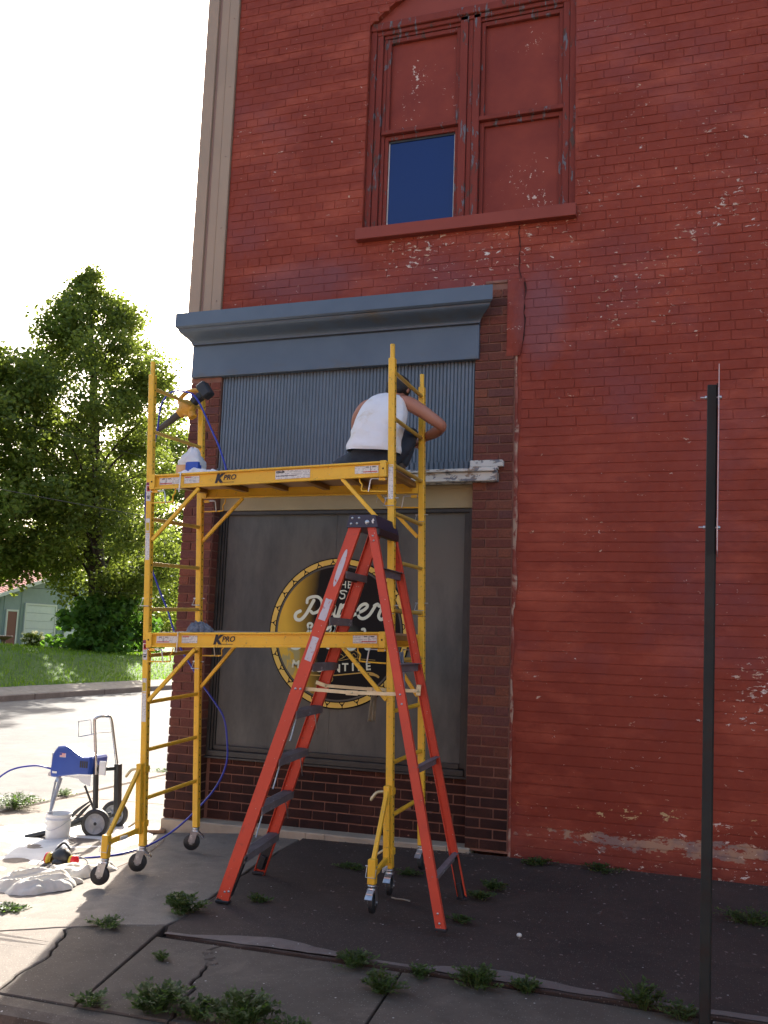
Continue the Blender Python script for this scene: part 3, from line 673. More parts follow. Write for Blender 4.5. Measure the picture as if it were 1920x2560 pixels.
for c in cands:
    a, b, z0, z1, rw = c; zc = (z0+z1)/2; low = zc < 3.35
    relief = 0.0046 + rb.uniform(-.0014, .0016) if not low else 0.0055 + rb.uniform(-.0008, .0008)
    gx = 0.0020 if not low else 0.0; gz = 0.0 if not low else -0.0006
    if id(c) in chosen:
        single_brick(wall, 'painted_brick', ((a+b)/2, T + 0.001, zc), 0.2315, z1-z0, rb.choice((0.0052, 0.0060, 0.0068)), 0.003, 'red')
    else:
        D = relief; P = []
        hx, hz = (b-a)/2-gx, (z1-z0)/2-gz; cx = (a+b)/2; y1 = T - D + (0.0 if not low else 0.0)
        ch = 0.003; t_ = rb.uniform(-.0010, .0010)
        if low: relief = 0; t_ = rb.uniform(-.0004, .0004)
        chx = ch if not low else 0.0
        if low: y1 = T - 0.0035 - 0.003*max(0, mnoise.noise(Vector((cx*.8, 0, zc*9)))+.25)
        wz = 0.0 if not low else 0.0035*mnoise.noise(Vector((cx*1.3, 4, zc*5))); zc += wz
        P = [(cx-hx+chx, y1+t_, zc-hz+ch), (cx+hx-chx, y1-t_, zc-hz+ch), (cx+hx-chx, y1-t_, zc+hz-ch), (cx-hx+chx, y1+t_, zc+hz-ch), (cx-hx, T+.001, zc-hz), (cx+hx, T+.001, zc-hz), (cx+hx, T+.001, zc+hz), (cx-hx, T+.001, zc+hz)]
        stuffb.add(P, [(0, 1, 2, 3), (4, 5, 1, 0), (5, 6, 2, 1), (6, 7, 3, 2), (7, 4, 0, 3)])
so = stuffb.build('painted_brick_courses', 'red', wall, fix=False); so['kind'] = 'stuff'
# arch soffit, window recess and sill
ws = MB()
for i in range(24):
    xa = ACX-AHW + 2*AHW*i/24; xb = ACX-AHW + 2*AHW*(i+1)/24; za, zb = arch_z(xa), arch_z(xb)
    ws.add([(xa, 0.003, za), (xb, 0.003, zb), (xb, 0.2, zb), (xa, 0.2, za)], [(0, 1, 2, 3)])
    ws.add([(xa, 0.06, WZ1-.01), (xb, 0.06, WZ1-.01), (xb, 0.06, zb), (xa, 0.06, za)], [(0, 1, 2, 3)])
ws.build('arch', 'redflat', B)
win = MB()                                                     # casing
def fr(a, b, **k): win.box(a, b, **k)
fr((WX0, 0.045, WZ0), (WX0+0.055, 0.28, WZ1), ch=.004); fr((WX0+0.058, 0.062, WZ0), (WX0+0.115, 0.28, WZ1-.03), ch=.004); fr((WX0+0.118, 0.085, WZ0), (WX0+0.150, 0.28, WZ1-.05), ch=.003)
fr((WX1-0.055, 0.045, WZ0), (WX1, 0.28, WZ1), ch=.004); fr((WX1-0.115, 0.062, WZ0), (WX1-0.058, 0.28, WZ1-.03), ch=.004)
fr((-1.985, 0.055, WZ0), (-1.915, 0.28, WZ1-.04), ch=.004); fr((-1.912, 0.07, WZ0), (-1.868, 0.28, WZ1-.04), ch=.004); fr((-1.865, 0.055, WZ0), (-1.800, 0.28, WZ1-.04), ch=.004)
fr((WX0, 0.03, WZ1-.045), (WX1, 0.28, WZ1+.03), ch=.006); fr((WX0+.055, 0.055, WZ1-.085), (WX1-.055, 0.28, WZ1-.047), ch=.004); fr((WX0+.12, 0.078, WZ1-.115), (-1.99, 0.28, WZ1-.087)); fr((-1.80, 0.078, WZ1-.115), (WX1-.12, 0.28, WZ1-.087))
window = win.build('window', 'redwood', B)
def part(name, mat, parent, fn):
    m_ = MB(); fn(m_); return m_.build(name, mat, parent)
part('window_sill', 'redflat', window, lambda m_: m_.box((-2.87, -0.075, 5.125), (-0.935, 0.28, 5.232), ch=.004))
for x0, x1, blue in ((-2.683, -1.988, True), (-1.797, -1.072, False)):
    def sash(m_, zb, zt, y0):
        m_.box((x0, y0, zb), (x0+.035, y0+.04, zt), ch=.003); m_.box((x1-.035, y0, zb), (x1, y0+.04, zt), ch=.003)
        m_.box((x0+.0351, y0, zt-.04), (x1-.0351, y0+.04, zt), ch=.003)
    part('upper_sash', 'redwood', window, lambda m_: sash(m_, 6.21, 7.12, 0.088))
    part('lower_sash', 'redwood', window, lambda m_: sash(m_, 5.235, 6.165, 0.10))
    part('meeting_rail', 'ledge' if False else 'redwood', window, lambda m_: m_.box((x0-.025, 0.06, 6.168), (x1+.012, 0.135, 6.207), ch=.004))
    part('upper_board', 'redboard', window, lambda m_: m_.box((x0+.03, 0.125, 6.2), (x1-.03, 0.145, 7.10)))
    if blue:
        part('pane', 'glasssky', window, lambda m_: m_.box((x0+.04, 0.128, 5.262), (x1-.04, 0.14, 6.12)))
        part('putty_line', 'white', window, lambda m_: (m_.box((x0+.0352, 0.122, 5.24), (x0+.045, 0.135, 6.12)), m_.box((x1-.045, 0.122, 5.24), (x1-.0352, 0.135, 6.12)), m_.box((x0+.0455, 0.122, 5.246), (x1-.0455, 0.135, 5.258))))
        part('painted_rail_shade', 'frame', window, lambda m_: m_.box((x0+.036, 0.119, 6.105), (x1-.036, 0.139, 6.166)))  # black strip standing in for the shade under the meeting rail
    else:
        part('lower_board', 'redboard', window, lambda m_: m_.box((x0+.03, 0.132, 5.25), (x1-.03, 0.147, 6.17)))
# weather-bared grey wood along the right jamb
part('bare_wood_strip', 'frame', window, lambda m_: (m_.box((-1.071, 0.074, 5.235), (-1.052, 0.12, 5.50)), m_.box((-1.071, 0.076, 6.22), (-1.056, 0.12, 6.75)), m_.box((-1.988, 0.086, 6.55), (-1.9855, 0.12, 6.85))))
# beige sheet metal corner above the cornice
bt = MB(); bt.box((-4.545, -0.030, 4.38), (-4.425, 0.30, 9.6), ch=.004); bt.box((-4.395, -0.012, 4.38), (-4.31, 0.30, 9.6), ch=.003); bt.box((-4.305, -0.022, 4.38), (-4.205, 0.30, 9.6), ch=.004)
beige = bt.build('corner_trim', 'beige', B)
part('trim_groove', 'beige2', beige, lambda m_: (m_.box((-4.424, -0.004, 4.38), (-4.396, 0.30, 9.6)), m_.box((-4.3095, -0.006, 4.38), (-4.3055, 0.2, 9.6))))
def screws(m_):
    for k in range(7):
        for x in (-4.41, -4.25): m_.lathe([(0, -.002), (0.006, -.002), (0.006, 0.01)], (x, -0.024 if x > -4.3 else -0.006, 4.7+k*0.72), (0, 1, 0), 8)
part('screw', 'beige2', beige, screws)
# rug-faced brick piers and bulkhead
def core(name, a, b): return part(name, 'mortar', B, lambda m_: m_.box(a, b))
lp = core('left_pier', (-4.455, -0.008, 0.02), (-4.155, 0.31, 4.28)); rp = core('right_pier', (-1.765, -0.008, 0.03), (-1.425, 0.31, 4.62))
bk = core('bulkhead', (-4.1545, 0.142, 0.02), (-1.7655, 0.31, 0.60))
H_ = CP-0.0125
def lay(parent, z0, z1, y, patA, patB, start, dead=None, proud=0.012, rnd=0.0025):
    k = 0; z = z0
    while z + H_ <= z1 + 0.01:
        x = start; pat = patA if k % 2 else patB
        for L in pat:
            if not (dead and dead(x, x+L, z)):
                single_brick(parent, 'brick', (x+L/2 + rb.uniform(-.0015, .0015), y + rb.uniform(-rnd, rnd), z+H_/2), L-0.0125, H_, proud, 0.0025, 'rug')
            x += L
        z += CP; k += 1
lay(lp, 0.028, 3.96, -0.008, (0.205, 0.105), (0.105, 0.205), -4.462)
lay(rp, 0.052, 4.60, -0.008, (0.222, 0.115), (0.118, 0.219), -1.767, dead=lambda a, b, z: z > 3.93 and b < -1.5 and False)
lay(bk, 0.030, 0.57, 0.142, (0.112,) + (0.222,)*10, (0.222,)*10 + (0.112,), -4.122)
# inner cheek of the left pier, laid with the same brick turned round the corner
def cheek(m_):
    z = 0.028
    while z < 2.7:
        m_.box((-4.1549, 0.0, z), (-4.148, 0.135, z+H_), ch=.002); z += CP
part('pier_cheek', 'rug', B, cheek)
part('quoin_edge', 'rug', lp, lambda m_: [m_.box((-4.468-rb.uniform(0, .006), -0.004, 0.028+k*CP), (-4.4555, 0.31, 0.028+k*CP+H_), ch=.003) for k in range(51)])
fm = MB()
fx = [-4.47, -4.1, -3.66, -3.1, -2.93, -2.4, -1.9, -1.72]
for i in range(len(fx)-1):
    a, b = fx[i]+.002, fx[i+1]-.002; za, zb = np.interp([a, b], [-4.47, -1.72], [0.018, 0.046])
    y0 = -0.035 - rb.uniform(0, .004)
    fm.add([(a, y0, -0.2), (b, y0, -0.2), (b, y0, zb-.008), (a, y0, za-.008), (a, y0+.01, za), (b, y0+.01, zb), (b, 0.139, zb), (a, 0.139, za), (a, 0.139, -.2), (b, .139, -.2)], [(0,1,2,3), (3,2,5,4), (4,5,6,7), (0,3,4,7,8), (1,9,6,5,2)])
fnd = fm.build('foundation', 'found', B)
part('mortar_blob', 'mortar', fnd, lambda m_: [m_.lathe([(0.001, -.010), (r_*.7, -.006), (r_, 0.004)], (x, 0.139, z_), (0.1, 1, 0), 7) for x, z_, r_ in ((-2.29, .50, .03), (-2.27, .27, .028), (-2.28, .12, .02), (-2.27, .06, .035), (-2.09, .49, .018), (-1.99, .43, .022), (-2.06, .36, .015), (-1.97, .30, .022), (-2.09, .26, .02))])
# irregular mortar seam and crack between pier and painted wall
sm = MB(); zz = 0.0; pts = []
while zz < 4.62:
    wv = 0.012 + 0.016*max(0, mnoise.noise(Vector((zz*4, 7, 0)))+0.3) + (0.012 if 1.9 < zz < 3.4 else 0); pts.append((zz, wv)); zz += 0.03
for i in range(len(pts)-1):
    (za, wa), (zb, wb) = pts[i], pts[i+1]
    sm.add([(-1.424, -0.016, za), (-1.424+wa, -0.003, za), (-1.424+wb, -0.003, zb), (-1.424, -0.016, zb), (-1.424, 0.02, za), (-1.424, 0.02, zb)], [(0, 1, 2, 3), (4, 0, 3, 5)], 0, True)
sm.build('mortar_seam', peel('seam_mortar', (0.24, 0.055, 0.038), (0.40, 0.27, 0.20), (0.28, 0.10, 0.075), 7, (0.47, 0.52), (1, 1, 0.8)), B)
pp = MB()
for i in range(20):
    za = 3.98 + i*0.033; zb = za+.033; e = lambda z_: -1.365 + 0.012*mnoise.noise(Vector((z_*6, 2, 0)))*1.2 - (0.03*max(0, 4.1-z_)/.12)
    pp.add([(-1.50, -0.026, za), (e(za), -0.022, za), (e(zb), -0.022, zb), (-1.50, -0.026, zb), (e(za), 0.005, za), (e(zb), 0.005, zb)], [(0, 1, 2, 3), (1, 4, 5, 2)], 0, True)
pp.add([(-1.50, -0.026, 4.64), (e(4.64), -0.022, 4.64), (e(4.64), .01, 4.66), (-1.50, .01, 4.66)], [(0, 1, 2, 3)]); pp.build('plaster_patch', 'red', B)
part('cap_mortar', 'mortar', B, lambda m_: m_.box((-1.69, -0.022, 4.618), (-1.50, 0.01, 4.645), ch=.006))
crk = MB()
def crackline(pts, w, y=-0.0045, seed=1):
    pts = jag(pts, 0.012, 0.05, seed); r_ = random.Random(seed); P = []
    for p in pts:
        k = r_.uniform(.4, 1.2)*w; P += [(p[0]-k/2, y, p[1]), (p[0]+k/2, y, p[1])]
    crk.add(P, [(2*i, 2*i+1, 2*i+3, 2*i+2) for i in range(len(pts)-1)])
crackline([(-1.412, 5.12), (-1.405, 4.98), (-1.412, 4.85), (-1.402, 4.70), (-1.37, 4.60)], 0.008)
crackline([(-1.362, 4.62), (-1.358, 4.4), (-1.36, 4.2), (-1.37, 4.1), (-1.40, 4.0)], 0.011, -0.006, 2)
crk.build('crack', 'crack', B)
# blue sheet metal cornice
def sweep(m_, prof, x0, x1, e0, e1):
    """profile of (y, z); each end cut back or run on by its own slope"""
    n_ = len(prof); P = [(x0 + e0(p), p[0], p[1]) for p in prof] + [(x1 + e1(p), p[0], p[1]) for p in prof]
    m_.add(P, [(i, i+1, n_+i+1, n_+i) for i in range(n_-1)])
    m_.add([P[i] for i in range(n_)] + [(P[0][0], 0.3, prof[0][1]), (P[n_-1][0], 0.3, prof[-1][1])], [tuple(list(range(n_)) + [n_+1, n_])])
    m_.add([P[n_+i] for i in range(n_)] + [(P[n_][0], 0.3, prof[0][1]), (P[-1][0], 0.3, prof[-1][1])], [tuple(list(range(n_)) + [n_+1, n_])])
fz = MB(); fz.box((-4.448, -0.055, 3.965), (-1.728, 0.31, 4.262), ch=.003)
cor = fz.build('frieze_board', 'cornice', B)
cr = MB(); prof = [(-0.045, 4.258), (-0.062, 4.262), (-0.078, 4.268)]
for k in range(13):
    t = k/12; prof.append((-0.078 - 0.165*(t - math.sin(2*math.pi*t)/(2*math.pi)*0.9), 4.272 + 0.098*t))
prof += [(-0.262, 4.372), (-0.280, 4.385), (-0.280, 4.508), (-0.262, 4.512), (-0.02, 4.530)]
sweep(cr, prof, -4.44, -1.735, lambda p: -(abs(p[0])-.05)*0.32, lambda p: (abs(p[0])-.05)*0.72)
crown = cr.build('cornice', 'cornice', B)
part('seam_line', 'frame', crown, lambda m_: (m_.box((-4.437, -0.0785, 4.262), (-1.73, -0.054, 4.2655)),))
# corrugated infill
def corr(m_, x0, x1, z0, z1, y, pitch, amp, n_per=12):
    n_ = int((x1-x0)/pitch*n_per); P = []
    for i in range(n_+1):
        x = x0 + (x1-x0)*i/n_; ph = (x-x0)/pitch % 1.0
        d = amp*max(0.0, 1-abs(ph-0.5)/0.17)**0.8 if abs(ph-0.5) < 0.17 else 0.0
        P += [(x, y+d, z0), (x, y+d, z1)]
    m_.add(P, [(2*i, 2*i+2, 2*i+3, 2*i+1) for i in range(n_)], 0, False)
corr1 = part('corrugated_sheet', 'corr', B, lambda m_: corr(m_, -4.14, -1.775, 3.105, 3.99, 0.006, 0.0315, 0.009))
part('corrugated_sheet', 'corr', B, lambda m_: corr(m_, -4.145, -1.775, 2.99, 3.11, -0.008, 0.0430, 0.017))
part('backing_board', 'frame', B, lambda m_: (m_.box((-4.1545, 0.05, 3.001), (-1.7655, 0.31, 3.99)),))
# weathered ledge
part('ledge', 'ledge', B, lambda m_: (m_.box((-4.56, -0.10, 2.925), (-4.30, 0.0, 3.0), ch=.004), m_.box((-4.14, -0.015, 2.925), (-1.77, 0.05, 2.99), ch=.003),
     m_.box((-4.16, -0.10, 2.925), (-1.545, -0.016, 2.998), ch=.004), m_.box((-4.15, -0.13, 3.0), (-1.555, -0.014, 3.024), ch=.003), m_.box((-1.775, -0.075, 3.046), (-1.503, -0.022, 3.10), ch=.004), m_.box((-1.775, -0.085, 3.026), (-1.545, -0.022, 3.044))))
part('cream_board', 'cream', B, lambda m_: (m_.box((-4.15, 0.095, 2.735), (-1.77, 0.2, 2.999), ch=.003), m_.box((-4.15, 0.085, 2.90), (-1.77, 0.0945, 2.924))))
# big window: frame, board and painted sign
fr_ = MB()
fr_.box((-4.154, 0.10, 0.56), (-4.122, 0.22, 2.733), ch=.003); fr_.box((-4.120, 0.118, 0.60), (-4.100, 0.22, 2.733), ch=.002); fr_.box((-4.098, 0.13, 0.62), (-4.082, 0.22, 2.72), ch=.002)
fr_.box((-1.812, 0.10, 0.56), (-1.768, 0.22, 2.733), ch=.003); fr_.box((-1.858, 0.13, 0.62), (-1.814, 0.22, 2.72), ch=.002)
fr_.box((-4.121, 0.112, 2.700), (-1.813, 0.22, 2.732), ch=.002); fr_.box((-4.121, 0.085, 0.563), (-1.813, 0.22, 0.612), ch=.004); fr_.box((-4.081, 0.118, 0.6135), (-1.859, 0.22, 0.655), ch=.003)
shopw = fr_.build('shop_window', 'frame', B)
panel = part('window_board', 'panel', shopw, lambda m_: (m_.box((-4.0815, 0.150, 0.655), (-3.012, 0.2, 2.70)), m_.box((-3.0105, 0.151, 0.655), (-1.8585, 0.2, 2.70))))
part('shop_sill', 'frame', shopw, lambda m_: (m_.box((-4.15, 0.07, 0.545), (-1.77, 0.14, 0.562), ch=.002),))
SC = Vector((-2.96, 0.150, 1.67)); SR = 0.646
def disc(m_, r, y, n_=96, mi=0): m_.add([(SC.x+r*math.cos(2*math.pi*k/n_), y, SC.z+r*math.sin(2*math.pi*k/n_)) for k in range(n_)], [tuple(range(n_))], mi)
sg = MB(); n_ = 96
sg.lathe([(SR, 0.012), (SR, 0.0), (SR-.012, 0.0)], (SC.x, 0.138, SC.z), (0, 1, 0), n_); disc(sg, SR-.012, 0.1381)
sign = sg.build('round_sign', 'signblack', B)
sa = MB(); disc(sa, 0.566, 0.1355); sign_art = sa.build('sign_face', 'signart', sign)
ry = MB()
def ring(m_, r0, r1, y, n_=96):
    P = []
    for k in range(n_):
        a = 2*math.pi*k/n_; P += [(SC.x+r0*math.cos(a), y, SC.z+r0*math.sin(a)), (SC.x+r1*math.cos(a), y, SC.z+r1*math.sin(a))]
    m_.add(P, [(2*k, 2*k+1, (2*k+3) % (2*n_), (2*k+2) % (2*n_)) for k in range(n_)])
ring(ry, 0.592, 0.636, 0.1362); ry.build('sign_ring', 'signyellow', sign)
rg = MB(); ring(rg, 0.567, 0.582, 0.1360); rg.build('inner_ring', 'signgrey', sign)
for k in range(28):
    em = MB()
    a0 = math.pi/2 + 2*math.pi*(k+0.5)/28; c0 = Vector((SC.x + 0.613*math.cos(a0), SC.z + 0.613*math.sin(a0)))
    up_a = a0 if math.sin(a0) > -2 else a0
    for t, L in ((0, 0.026), (2.15, 0.031), (-2.15, 0.031)):
        d = Vector((math.cos(up_a+t), math.sin(up_a+t))); d2 = Vector((math.cos(up_a+t*1.35), math.sin(up_a+t*1.35)))
        P, F = strokes([c0 + d*0.004, c0 + d*L*0.6, c0 + d*L*0.8 + d2*L*0.35], 0.0075); em.add([(p.x, 0.1352, p.y) for p in P], F)
    em.add([(c0.x+.0095*math.cos(q*math.pi/4), 0.1350, c0.y+.0095*math.sin(q*math.pi/4)) for q in range(8)], [tuple(range(8))])
    em.build('ring_emblem', 'signblack', sign)
def SP(x, y): return (SC.x + (x-823)/767*SR, SC.z + (895-y)/832*SR)
def script(m_, pts, w, y=0.1340, n_=6):
    q = spline([Vector((*SP(*p), 0)) for p in pts], n_); P, F = strokes([(p.x, p.y) for p in q], w); m_.add([(p.x, y, p.y) for p in P], F)
le = MB()
script(le, [(398, 668), (358, 690), (343, 728), (362, 762), (410, 762), (462, 705), (505, 625), (545, 545)], 0.030)
script(le, [(470, 572), (478, 528), (530, 505), (590, 506), (632, 548), (636, 610), (600, 665), (545, 688), (518, 668)], 0.026, 0.1338)
script(le, [(770, 600), (705, 590), (660, 640), (662, 705), (705, 722), (750, 680), (782, 605), (775, 690), (795, 725)], 0.026, 0.1342)
script(le, [(850, 590), (815, 720), (770, 850), (742, 900)], 0.030, 0.1338)
script(le, [(838, 640), (885, 590), (935, 600), (940, 660), (895, 715), (835, 712)], 0.026, 0.1342)
script(le, [(895, 715), (965, 706), (1040, 672), (1110, 632), (1138, 592), (1112, 572), (1066, 594), (1036, 650), (1050, 715), (1100, 732), (1160, 692), (1205, 620), (1228, 578)], 0.027, 0.1336)
script(le, [(1212, 590), (1246, 572), (1262, 592), (1300, 592), (1276, 650), (1262, 705), (1290, 738), (1340, 700)], 0.027, 0.1334)
# second line, mostly behind the plank: only its ends show
script(le, [(545, 905), (500, 850), (492, 812), (520, 800), (540, 822), (510, 870), (480, 925), (505, 960), (560, 930)], 0.020)
script(le, [(705, 860), (735, 838), (775, 840), (760, 900), (735, 960), (700, 1010), (725, 1062), (780, 1050)], 0.026, 0.1338)
script(le, [(425, 1010), (415, 1060), (370, 1085), (322, 1070), (308, 1030)], 0.030, 0.1336)
script(le, [(900, 1010), (930, 1062), (990, 1068), (1030, 1030), (1010, 960), (940, 960)], 0.026, 0.1338)
script(le, [(1090, 850), (1120, 860), (1120, 1000), (1140, 1058), (1180, 1058)], 0.022, 0.1336)
script(le, [(880, 300), (830, 300)], 0.010); script(le, [(790, 300), (932, 302)], 0.010, 0.1341)
script(le, [(832, 505), (850, 520), (882, 508), (882, 470), (850, 462), (838, 436), (880, 430), (905, 440)], 0.011)
put_text(le, 'THE', (*[SP(858, 368)[0]], 0.1345, SP(858, 368)[1]), 0.090, space=1.1)
le.build('lettering', 'lettering', sign)
lm = MB()
word = 'MERCANTILE'
cxs = [(374, 1262), (458, 1285), (545, 1292), (630, 1294), (722, 1297), (830, 1288), (922, 1272), (1005, 1266), (1082, 1262), (1168, 1250)]
for ch_, (px, py) in zip(word, cxs):
    X_, Z_ = SP(px, py); ang = (px-770)/400*0.10
    put_text(lm, ch_, (X_, 0.1345, Z_), 0.092, xdir=(math.cos(ang), 0, math.sin(ang)), bold=0.0028)
lm.build('mercantile_lettering', 'lettering2', sign)
gl = MB()
script(gl, [(470, 1355), (560, 1370), (760, 1366), (960, 1340), (1120, 1318), (1210, 1316), (1270, 1345), (1282, 1358)], 0.010, 0.1346)
script(gl, [(1190, 1330), (1250, 1338), (1280, 1356)], 0.020, 0.1343)
script(gl, [(800, 1200), (880, 1195), (1000, 1165), (1060, 1170), (1240, 1178)], 0.004, 0.1346)
script(gl, [(830, 1195), (890, 1170), (940, 1130), (975, 1095), (1020, 1085), (1055, 1115), (1050, 1160), (1010, 1172), (985, 1145), (1010, 1115), (1035, 1140)], 0.0045, 0.1343)
script(gl, [(840, 1150), (870, 1130), (900, 1155), (880, 1175)], 0.0045, 0.1341)
script(gl, [(755, 1375), (790, 1390), (785, 1425), (750, 1430), (735, 1405), (765, 1400), (770, 1420)], 0.0055, 0.1346)
gl.build('gold_scrollwork', 'goldline', sign)

# ================================================================ ROLLING SCAFFOLD
SFB = empty('rolling_scaffold', (-2.85, -1.1, 0.0), 'tall yellow rolling scaffold with two decks standing in front of the shop window', 'scaffold')
YN, YR = -1.48, -0.74
def px_(corner, z):      # x of a post axis at height z; the tower leans a little to the left
    if corner == 'NL': return -3.714 - 0.0569*(z-0.17)
    if corner == 'RL': return -3.722 - 0.0560*(z-0.17)
    if corner == 'NR': return -1.893 - 0.0300*(z-0.17)
    return -1.903 - 0.0292*(z-0.17)
def pp_(c, z): return Vector((px_(c, z), YN if c[0] == 'N' else YR, z))
ZB = {'NL': 0.138, 'RL': 0.136, 'NR': 0.186, 'RR': 0.186}; ZT = 3.545
PW = 0.046
posts = {}
for c in ('NL', 'RL', 'NR', 'RR'):
    def mk(m_, c=c):
        for a, b in ((ZB[c], 1.80), (1.803, ZT)): m_.bar(pp_(c, a), pp_(c, b), PW, PW, (0, 1, 0), 0, .004)
        m_.tube([pp_(c, ZT-.01), pp_(c, ZT+0.10)], 0.017, 12)
    posts[c] = part('post', 'yellow', SFB, mk)
    def holes(m_, c=c):
        z = 0.35
        while z < 3.5:
            p = pp_(c, z) + Vector((PW/2+.0008, 0.0, 0)); m_.add([p + Vector((0, .0065*math.cos(a), .0065*math.sin(a))) for a in [q*math.pi/4 for q in range(8)]], [tuple(range(8))]); z += 0.0508*1.08
    part('pin_hole', 'hole', posts[c], holes)
for c1, c2, z0, dz in (('NL', 'RL', 0.455, 0.3318), ('NR', 'RR', 0.503, 0.3285)):
    for k in range(10):
        z = z0 + dz*k
        a = pp_(c1, z); b = pp_(c2, z + (0.028 if c1 == 'NL' else 0.01))
        part('rung', 'yellowrung' if k > 2 else 'yellow', SFB, lambda m_: m_.tube([a + Vector((0, .018, 0)), b - Vector((0, .018, 0))], 0.0145, 12, 0, False))
# side rails of the two decks
def rail(name, y, zl0, zr0, h, front):
    cl, cr_ = ('NL', 'NR') if front else ('RL', 'RR')
    a = Vector((px_(cl, zl0) + PW/2, y, zl0)); b = Vector((px_(cr_, zr0) - PW/2, y, zr0)); d = (b-a).normalized(); upv = Vector((-d.z, 0, d.x))
    def mk(m_):
        s = -1 if front else -1
        m_.bar(a, b, 0.004, h, (0, 1, 0))
        for e in (h/2-.007, -h/2+.007): m_.bar(a + upv*e + Vector((0, -.012, 0)), b + upv*e + Vector((0, -.012, 0)), 0.0235, 0.014, (0, 1, 0), 0, .003)
        for p, q in ((a + d*0.001, a + d*0.045), (b - d*0.045, b - d*0.001)): m_.bar(p + Vector((0, -.0285, 0)), q + Vector((0, -.0285, 0)), 0.006, h+.004, (0, 1, 0), 0, .002)
    r_ = part('side_rail', 'yellow', SFB, mk)
    part('bolt_hole', 'hole', r_, lambda m_: [m_.add([p + Vector((.007*math.cos(t), -.0325, .007*math.sin(t))) for t in [q*math.pi/4 for q in range(8)]], [tuple(range(8))]) for p in (a + d*.022, b - d*.022)])
    return a, b, d, upv, r_
UP = rail('upper', -1.502, 2.713, 2.765, 0.108, True); UPR = rail('upper', -0.735, 2.757, 2.768, 0.092, False)
LO = rail('lower', -1.502, 1.562, 1.622, 0.104, True); LOR = rail('lower', -0.735, 1.600, 1.622, 0.092, False)
def deck(A_, Ar, dz, top, name):
    a, b = A_[0] + A_[3]*dz, A_[1] + A_[3]*dz; c, d = Ar[0] + Ar[3]*(dz-.006), Ar[1] + Ar[3]*(dz-.006)
    def mk(m_):
        P = [a + Vector((0.02, .006, 0)), b + Vector((-.02, .006, 0)), d + Vector((-.02, -.03, 0)), c + Vector((.02, -.03, 0))]; Q = [p - Vector((0, 0, .014)) for p in P]
        m_.add(P + Q, [(0, 1, 2, 3), (7, 6, 5, 4), (0, 4, 5, 1), (1, 5, 6, 2), (2, 6, 7, 3), (3, 7, 4, 0)])
        m_.m = [0, 1, 1, 1, 1, 1]
    dk_ = MB(); mk(dk_); o = dk_.build(name, [top, 'ply'], SFB)
    for t in (0.02, 0.22, 0.41, 0.60, 0.79, 0.98):
        p = a.lerp(b, t) - Vector((0, -.012, .034)); q = c.lerp(d, t) - Vector((0, .036, .030))
        part('crossmember', 'plybrown', o, lambda m_: m_.bar(p, q, 0.05, 0.034, (1, 0, 0), 0, .002))
    return o
deck(UP, UPR, 0.046, 'plytop', 'upper_deck'); ld = deck(LO, LOR, 0.052, 'plytop', 'lower_deck')
part('hand_hole', 'hole', ld, lambda m_: m_.box((-2.9, -1.2, 1.56), (-2.8, -1.17, 1.561)))
# diagonal braces
for a, b in (((-3.795, -1.505, 2.285), (-3.43, -1.505, 2.665)), ((-2.32, -1.505, 2.705), (-1.985, -1.505, 2.36)), ((-3.735, -1.505, 1.130), (-3.38, -1.505, 1.512)), ((-2.27, -1.505, 1.57), (-1.945, -1.505, 1.235)),
             ((-3.826, -.735, 2.360), (-3.48, -.735, 2.712)), ((-2.33, -.735, 2.72), (-2.00, -.735, 2.39)), ((-3.762, -.735, 1.195), (-3.455, -.735, 1.555)), ((-2.23, -.735, 1.575), (-1.965, -.735, 1.225))):
    part('diagonal_brace', 'yellow', SFB, lambda m_: m_.bar(a, b, 0.022, 0.026, (0, 1, 0), 0, .003))
# locking pins and wire brackets under the rails
def wire(name, mat, pts, r): part(name, mat, SFB, lambda m_: m_.tube(spline(pts, 4), r, 6))
for (A_, s, y) in ((UP, 1, -1.50), (UP, -1, -1.50), (LO, 1, -1.50), (LO, -1, -1.50), (UPR, 1, -.735), (UPR, -1, -.735), (LOR, 1, -.735), (LOR, -1, -.735)):
    e = A_[0] if s > 0 else A_[1]; h = .052; base = e - A_[3]*h
    x0 = base.x; z0 = base.z; dz = 0.05*0
    part('pin_sleeve', 'yellow', SFB, lambda m_: m_.bar((x0+s*.012, y, z0-.016), (x0+s*.062, y, z0-.016), .02, .02, (0, 1, 0), 0, .003))
    wire('locking_pin', 'steel', [(x0+s*.004, y-.004, z0-.016), (x0+s*.10, y-.006, z0-.012), (x0+s*.118, y-.006, z0-.02), (x0+s*.126, y-.006, z0-.06), (x0+s*.132, y-.006, z0-.10)], 0.0055)
    wire('bracket_rod', 'yellow', [(x0+s*.002, y+.004, z0-.100), (x0+s*.09, y+.004, z0-.098), (x0+s*.175, y+.004, z0-.094), (x0+s*.188, y+.004, z0-.085), (x0+s*.184, y+.004, z0-.05), (x0+s*.20, y+.004, z0-.03), (x0+s*.204, y+.004, z0+.004)], 0.0055)
# spring clips at the couplings
for c, z in (('NL', 1.86), ('NR', 2.57), ('RL', 1.90), ('RR', 1.90), ('RL', 1.40), ('NR', 1.85), ('RR', 2.56)):
    p = pp_(c, z); f = PW/2+.006
    part('spring_clip', 'steel', SFB, lambda m_: (m_.tube([p + Vector((-f-.02, 0, 0)), p + Vector((f+.02, 0, 0))], .005, 8), m_.tube([p + Vector((-f-.012, 0, 0)), p + Vector((-f-.018, -.01, -.04)), p + Vector((-f-.018, -.028, -.055)), p + Vector((f, -.032, -.055))], .0028, 6)))
part('hanging_clip', 'steel', SFB, lambda m_: m_.tube([(-2.33, -.735, 2.70), (-2.34, -.735, 2.66)], .0025, 6))
